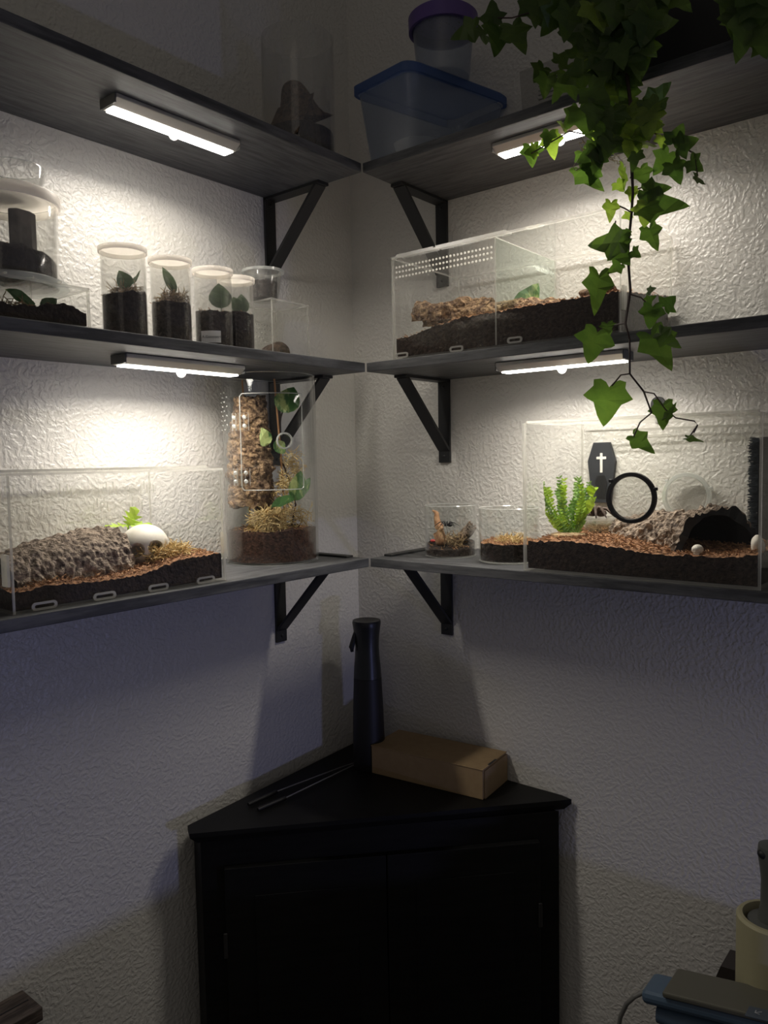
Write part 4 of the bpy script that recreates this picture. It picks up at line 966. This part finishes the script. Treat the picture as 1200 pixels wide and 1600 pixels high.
# ---------------------------------------------------------------- furniture at the lower corners
zd = .74
e0, e1 = onz(0, 1510, zd), onz(67, 1573, zd); xe = e1.x; yf = e1.y
ds = thing('wooden_dresser', 'weathered brown wooden dresser top cut off at the lower left', 'dresser', (xe - .35, (yf - .004) / 2, 0))
ob('top', G().box((xe - .35, yf / 2 - .002, zd - .009), (.70, abs(yf) - .004, .018)), BROWNW, ds, bevel=.0015)
ob('carcass', G().box((xe - .353, yf / 2 + .004, (zd - .018) / 2 - .0002), (.68, abs(yf) - .018, zd - .0185)), BLKF, ds)
ob('groove', G().box((xe - .35, yf + .028, zd + .0001), (.69, .0022, .0006)), BLKF, ds, label='dark seam between two planks')
dk = thing('side_table', 'dark table at the lower right carrying the taped roll and blue appliance', 'table', (-.19, -.99, 0))
ob('tabletop', G().box((-.185, -1.01, .585), (.36, .50, .03)), BROWNW, dk, bevel=.002)
ob('unseen_light_blocker', G().box((-.30, -1.46, .775), (.50, .60, .02)), BROWNW, dk, bevel=.002)  # unseen board, added to cut off the blue light low on the left wall
for x in (-.52, -.09): ob('blocker_post', G().box((x, -1.70, .3825), (.03, .03, .7649)), BROWNW, dk)  # unseen posts added to carry the light-blocking board
for x in (-.33, -.04):
    for y in (-.80, -1.22): ob('leg', G().box((x, y, .2848), (.035, .035, .5696)), BROWNW, dk)
bk = thing('dark_block', 'dark brown block leaning behind the cream roll', 'block', (-.10, -.775, .601))
c1 = onx(1135, 1493, -.06); g = G()
pb = [onx(1120, 1528, -.07), onx(1136, 1492, -.07), onx(1158, 1498, -.07), onx(1160, 1530, -.07)]
ob('block_face', G().prism([(p.y, p.z) for p in pb] , -.10, -.055, 0, lambda y, z, x: Vector((x, y, z))), mat('dark_brown_plastic', (.035, .028, .024), .6), bk)
ob('support', G().box((-.08, (pb[0].y + pb[3].y) / 2 - .01, (.6004 + pb[0].z) / 2), (.03, .02, pb[0].z - .6004)), BLKF, bk)
# cream roll and grey dispenser
rc = onx(1195, 1470, -.135); rr = .040; zr0 = onx(1190, 1535, -.16).z
R0 = Vector((-.150, onx(1154, 1470, -.150).y - rr * .95, .6004)); ztop = onx(1165, 1418, -.15).z
rl = thing('cream_cylinder', 'tall cream-coloured hollow cylinder holding a grey bottle, lower right', 'canister', R0)
ob('canister_wall', G().lathe([(0, 0), (rr, 0), (rr, ztop - R0.z - .003), (rr - .003, ztop - R0.z), (rr - .007, ztop - R0.z), (rr - .008, ztop - R0.z - .004), (rr - .008, .005), (0, .005)], 48, 0, R0), mat('cream_plastic', (.42, .39, .24), .6), rl, smooth=True)
gb = thing('grey_bottle', 'grey handle-like bottle standing in the cream cylinder', 'bottle', R0 + Vector((0, 0, .006)))
zt_ = ztop - R0.z
ob('bottle_body', G().lathe([(0, .006), (rr - .010, .006), (rr - .010, zt_ - .012), (rr - .013, zt_ - .006), (.017, zt_ - .004), (.0135, zt_ + .012), (.0130, zt_ + .045), (.0150, zt_ + .062), (.0175, zt_ + .078), (.0165, zt_ + .088), (0, zt_ + .091)], 40, 0, R0), mat('slate_grey_plastic', (.11, .115, .105), .45), gb, smooth=True)
ob('nozzle', G().blob(R0 + Vector((-.010, .008, zt_ + .080)), (.0075, .0075, .006), sub=3), BLKF, gb, smooth=True)
# blue appliance with grey panel
ia, ib = onx(1003, 1556, -.235), onx(1215, 1610, -.235)
ap = thing('blue_appliance', 'blue folded handheld appliance with a grey panel and cord, lower right corner', 'appliance', ia.lerp(ib, .5) - Vector((0, 0, .02)))
BL = mat('slate_blue_plastic', (.085, .135, .20), .4); dI = (ib - ia).normalized(); sI = dI.cross(Vector((0, 0, 1))).normalized(); sI = sI if sI.x > 0 else -sI
def bar(name, o0, L0_, L1__, w_, h_, m, parent=ap, bevel=.004):
    g = G(); V = []
    up = sI.cross(dI).normalized(); up = up if up.z > 0 else -up
    for l in (L0_, L1__):
        for a, b in ((-.5, -.5), (.5, -.5), (.5, .5), (-.5, .5)): V.append(g.bm.verts.new(ia + o0[0] * sI + o0[1] * up + dI * l + sI * a * w_ + up * b * h_))
    for f in ((0, 1, 2, 3), (7, 6, 5, 4), (0, 4, 5, 1), (1, 5, 6, 2), (2, 6, 7, 3), (3, 7, 4, 0)): g.face([V[i] for i in f])
    return ob(name, g, m, parent, bevel=bevel)
up_ = sI.cross(dI).normalized(); up_ = up_ if up_.z > 0 else -up_
bar('upper_arm', (.02, .0), 0, .28, .05, .016, BL, bevel=.006)
g = G(); ob('lower_arm', g.tube([ia + dI * .012 - up_ * .024 + sI * .01, ia + dI * .03 - up_ * .026 + sI * .012, ia + dI * .28 - up_ * .034 + sI * .02], [.010, .0125, .0125], 16), BL, ap, smooth=True)
pn = bar('grey_panel', (.022, .012), .030, .28, .058, .007, mat('olive_grey_plastic', (.115, .112, .085), .5), bevel=.002)
bar('info_plate', (-.004, .0164), .128, .18, .020, .0012, mat('dark_blue_plate', (.07, .09, .12), .4), pn, .0003)
text_part('arrow_symbol', '\u2199', .012, ia + dI * .140 + sI * (-.003) + up_ * .0176, (.0, 0, math.atan2(dI.y, dI.x)), mat('pale_print', (.45, .46, .5), .5), pn)
ob('cord', G().tube([ia + sI * .01 - dI * .0, ia - dI * .010 + Vector((0, 0, -.004)), ia - dI * .020 + Vector((0, 0, -.016)), ia - dI * .028 + Vector((0, 0, -.035)), ia - dI * .034 + Vector((0, 0, -.07)), ia - dI * .040 + Vector((0, 0, -.12))], .0028, 10), GRY, ap, smooth=True)
ob('stand_foot', G().box(ia + dI * .15 + Vector((.03, 0, (.6004 - ia.z - .075) / 2 - .012)), (.03, .03, max(.01, ia.z - .075 - .6004 - .0))), BLKF, ap)

# ---------------------------------------------------------------- ivy
iv = thing('ivy_plant', 'trailing green ivy in a black planter hanging from the top right shelf', 'plant', (-.10, -.70, S1))
ob('planter', loft([([Vector((-.165, -.800, 0)), Vector((-.03, -.800, 0)), Vector((-.03, -.622, 0)), Vector((-.165, -.622, 0))], S1), ([Vector((-.180, -.815, 0)), Vector((-.015, -.815, 0)), Vector((-.015, -.607, 0)), Vector((-.180, -.607, 0))], S1 + .15)]), BLKF, iv, bevel=.006)
XI = -.246
def P(u, v, d=0): return onx(u, v, XI + d)
main = [(960, -70), (965, 0), (975, 80), (985, 160), (985, 230), (989, 300), (987, 332), (983, 372), (981, 400), (985, 455), (977, 505), (984, 530), (984, 584), (1006, 612), (1018, 645)]
ob('stem', G().tube([P(u, v, .012 * math.sin(i)) if i < 14 else P(u, v) for i, (u, v) in enumerate(main)], [.0022] * 5 + [.0016] * 6 + [.0012] * 4, 7), STEM, iv, smooth=True)
for pts in ([(984, 584), (970, 586), (956, 603)], [(1006, 612), (1022, 615), (1040, 640), (1056, 653), (1085, 658), (1090, 664), (1076, 684)], [(1090, 664), (1084, 676)], [(1018, 645), (1000, 660), (990, 682)],
            [(985, 460), (1002, 465), (1018, 482)], [(987, 332), (975, 325), (962, 320)], [(962, 345), (958, 372)], [(977, 505), (960, 508)], [(985, 230), (940, 215), (890, 205), (830, 240)], [(1000, 200), (1040, 215), (1085, 240), (1090, 275)],
            [(945, -20), (860, 10), (800, 28), (745, 28)], [(975, 90), (930, 110), (860, 120), (845, 130)], [(1160, -40), (1175, 20), (1180, 60)], [(985, 300), (1010, 290), (1030, 300)]):
    ob('stem', G().tube([P(u, v, .002) for u, v in pts], .0009, 6), STEM, iv, smooth=True)
# (base u,v, tip u,v, width px, tone)  tone 0 old, 1 young
LV = [(952, 603, 943, 667, 72, 0), (1036, 630, 1036, 673, 40, 0), (990, 681, 1024, 709, 34, 0), (1073, 684, 1100, 690, 12, 0), (1040, 655, 1057, 628, 14, 0), (934, 518, 918, 570, 60, 0), (1016, 522, 1050, 580, 62, 0), (1030, 520, 1063, 545, 34, 0),
      (1020, 478, 1014, 516, 40, 0), (1038, 480, 1056, 462, 34, 0), (936, 428, 930, 492, 46, 0), (948, 505, 952, 522, 26, 0), (975, 378, 914, 382, 50, 0), (962, 382, 985, 415, 44, 0), (1004, 318, 1078, 322, 50, 0), (1012, 318, 1006, 356, 44, 1), (1008, 300, 1048, 292, 36, 0),
      (1014, 355, 1028, 393, 34, 0), (955, 316, 953, 348, 26, 1), (985, 335, 970, 342, 18, 1), (988, 294, 986, 318, 22, 1), (1012, 455, 1026, 450, 16, 0), (982, 360, 972, 370, 16, 0), (988, 392, 1001, 402, 22, 0), (970, 412, 948, 428, 24, 0), (1010, 470, 1026, 462, 16, 0),
      (975, 262, 975, 300, 40, 1), (963, 285, 975, 300, 22, 1), (1000, 262, 1012, 292, 34, 0), (1046, 238, 1020, 275, 40, 0), (1058, 230, 1092, 215, 44, 0), (1052, 225, 1068, 192, 36, 0), (1078, 250, 1099, 268, 30, 0), (1050, 255, 1064, 288, 36, 0), (1085, 275, 1100, 290, 18, 0), (1035, 212, 1037, 235, 26, 1),
      (830, 228, 832, 262, 34, 0), (838, 235, 818, 240, 24, 1), (860, 210, 866, 250, 34, 1), (858, 205, 852, 232, 26, 0), (884, 200, 872, 188, 24, 1), (905, 262, 945, 300, 36, 0), (925, 258, 905, 262, 30, 0), (930, 265, 922, 292, 26, 0),
      (745, 42, 703, 62, 34, 0), (780, 40, 775, 88, 52, 0), (800, 38, 822, 82, 44, 0), (770, 35, 768, -5, 36, 0), (760, 55, 735, 48, 30, 0), (842, -12, 836, 44, 44, 0), (860, -12, 870, 44, 40, 0), (850, 105, 834, 130, 36, 0), (855, 118, 850, 155, 34, 0), (885, 112, 900, 158, 36, 0), (880, 128, 862, 162, 26, 0), (900, 90, 905, 65, 34, 0), (872, 100, 890, 80, 30, 0),
      (1148, -10, 1130, 38, 48, 0), (1175, 20, 1150, 98, 50, 0), (1190, 40, 1196, 90, 46, 0), (1170, 10, 1200, 45, 48, 0), (1052, -12, 1080, 18, 30, 0), (1165, 40, 1142, 62, 36, 0), (1180, -15, 1215, 20, 48, 0), (1190, 60, 1215, 88, 40, 0), (925, -10, 918, 40, 44, 0), (1010, -10, 1025, 40, 46, 0)]
def inpoly_pts(cx, cy_, rx, ry, n, smin, smax, tone):
    for _ in range(n):
        a = random.uniform(0, 2 * PI); q = math.sqrt(random.random()); u, v = cx + rx * q * math.cos(a), cy_ + ry * q * math.sin(a)
        l = random.uniform(smin, smax); th = PI / 2 + random.gauss(0, .9)
        LV.append((u, v - l * .5, u + l * math.cos(th), v - l * .5 + l * math.sin(th), l * random.uniform(.8, 1.05), 1 if random.random() < tone else 0))
inpoly_pts(955, 90, 55, 75, 34, 38, 62, .05); inpoly_pts(965, 185, 68, 40, 26, 34, 54, .3); inpoly_pts(955, 235, 55, 34, 16, 30, 48, .35); inpoly_pts(915, 20, 95, 28, 16, 40, 60, 0); inpoly_pts(1015, 20, 40, 45, 8, 40, 60, 0); inpoly_pts(1180, 15, 40, 40, 8, 36, 56, 0)
ga, gb_ = G(), G()
for i, (u0, v0, u1, v1, wd, tone) in enumerate(LV):
    d = random.uniform(-.028, .020) if i > 60 else random.uniform(-.010, .010)
    a, b = P(u0, v0, d), P(u1, v1, d + random.uniform(-.008, .008)); nr = (CAM - a).normalized() + Vector((random.gauss(0, .25), random.gauss(0, .25), random.gauss(0, .25)))
    (gb_ if tone else ga).leaf(a, b, wd * .00082 * (a - CAM).length * .74, nr, 0, 'ivy', fold=random.uniform(-.1, .25), droop=random.uniform(0, .14), rnd=.12)
ob('foliage', ga, IVY, iv); ob('young_leaves', gb_, IVYY, iv, label='paler young leaves')
g = G(); g.strands(P(930, 237), (.012, .016, .008), 14, .05, .0006, steps=10, seg=4, curl=2.2); ob('dry_tendrils', g, mat('dry_tendril', (.45, .38, .28), .7), iv, label='pale curled dry tendrils')
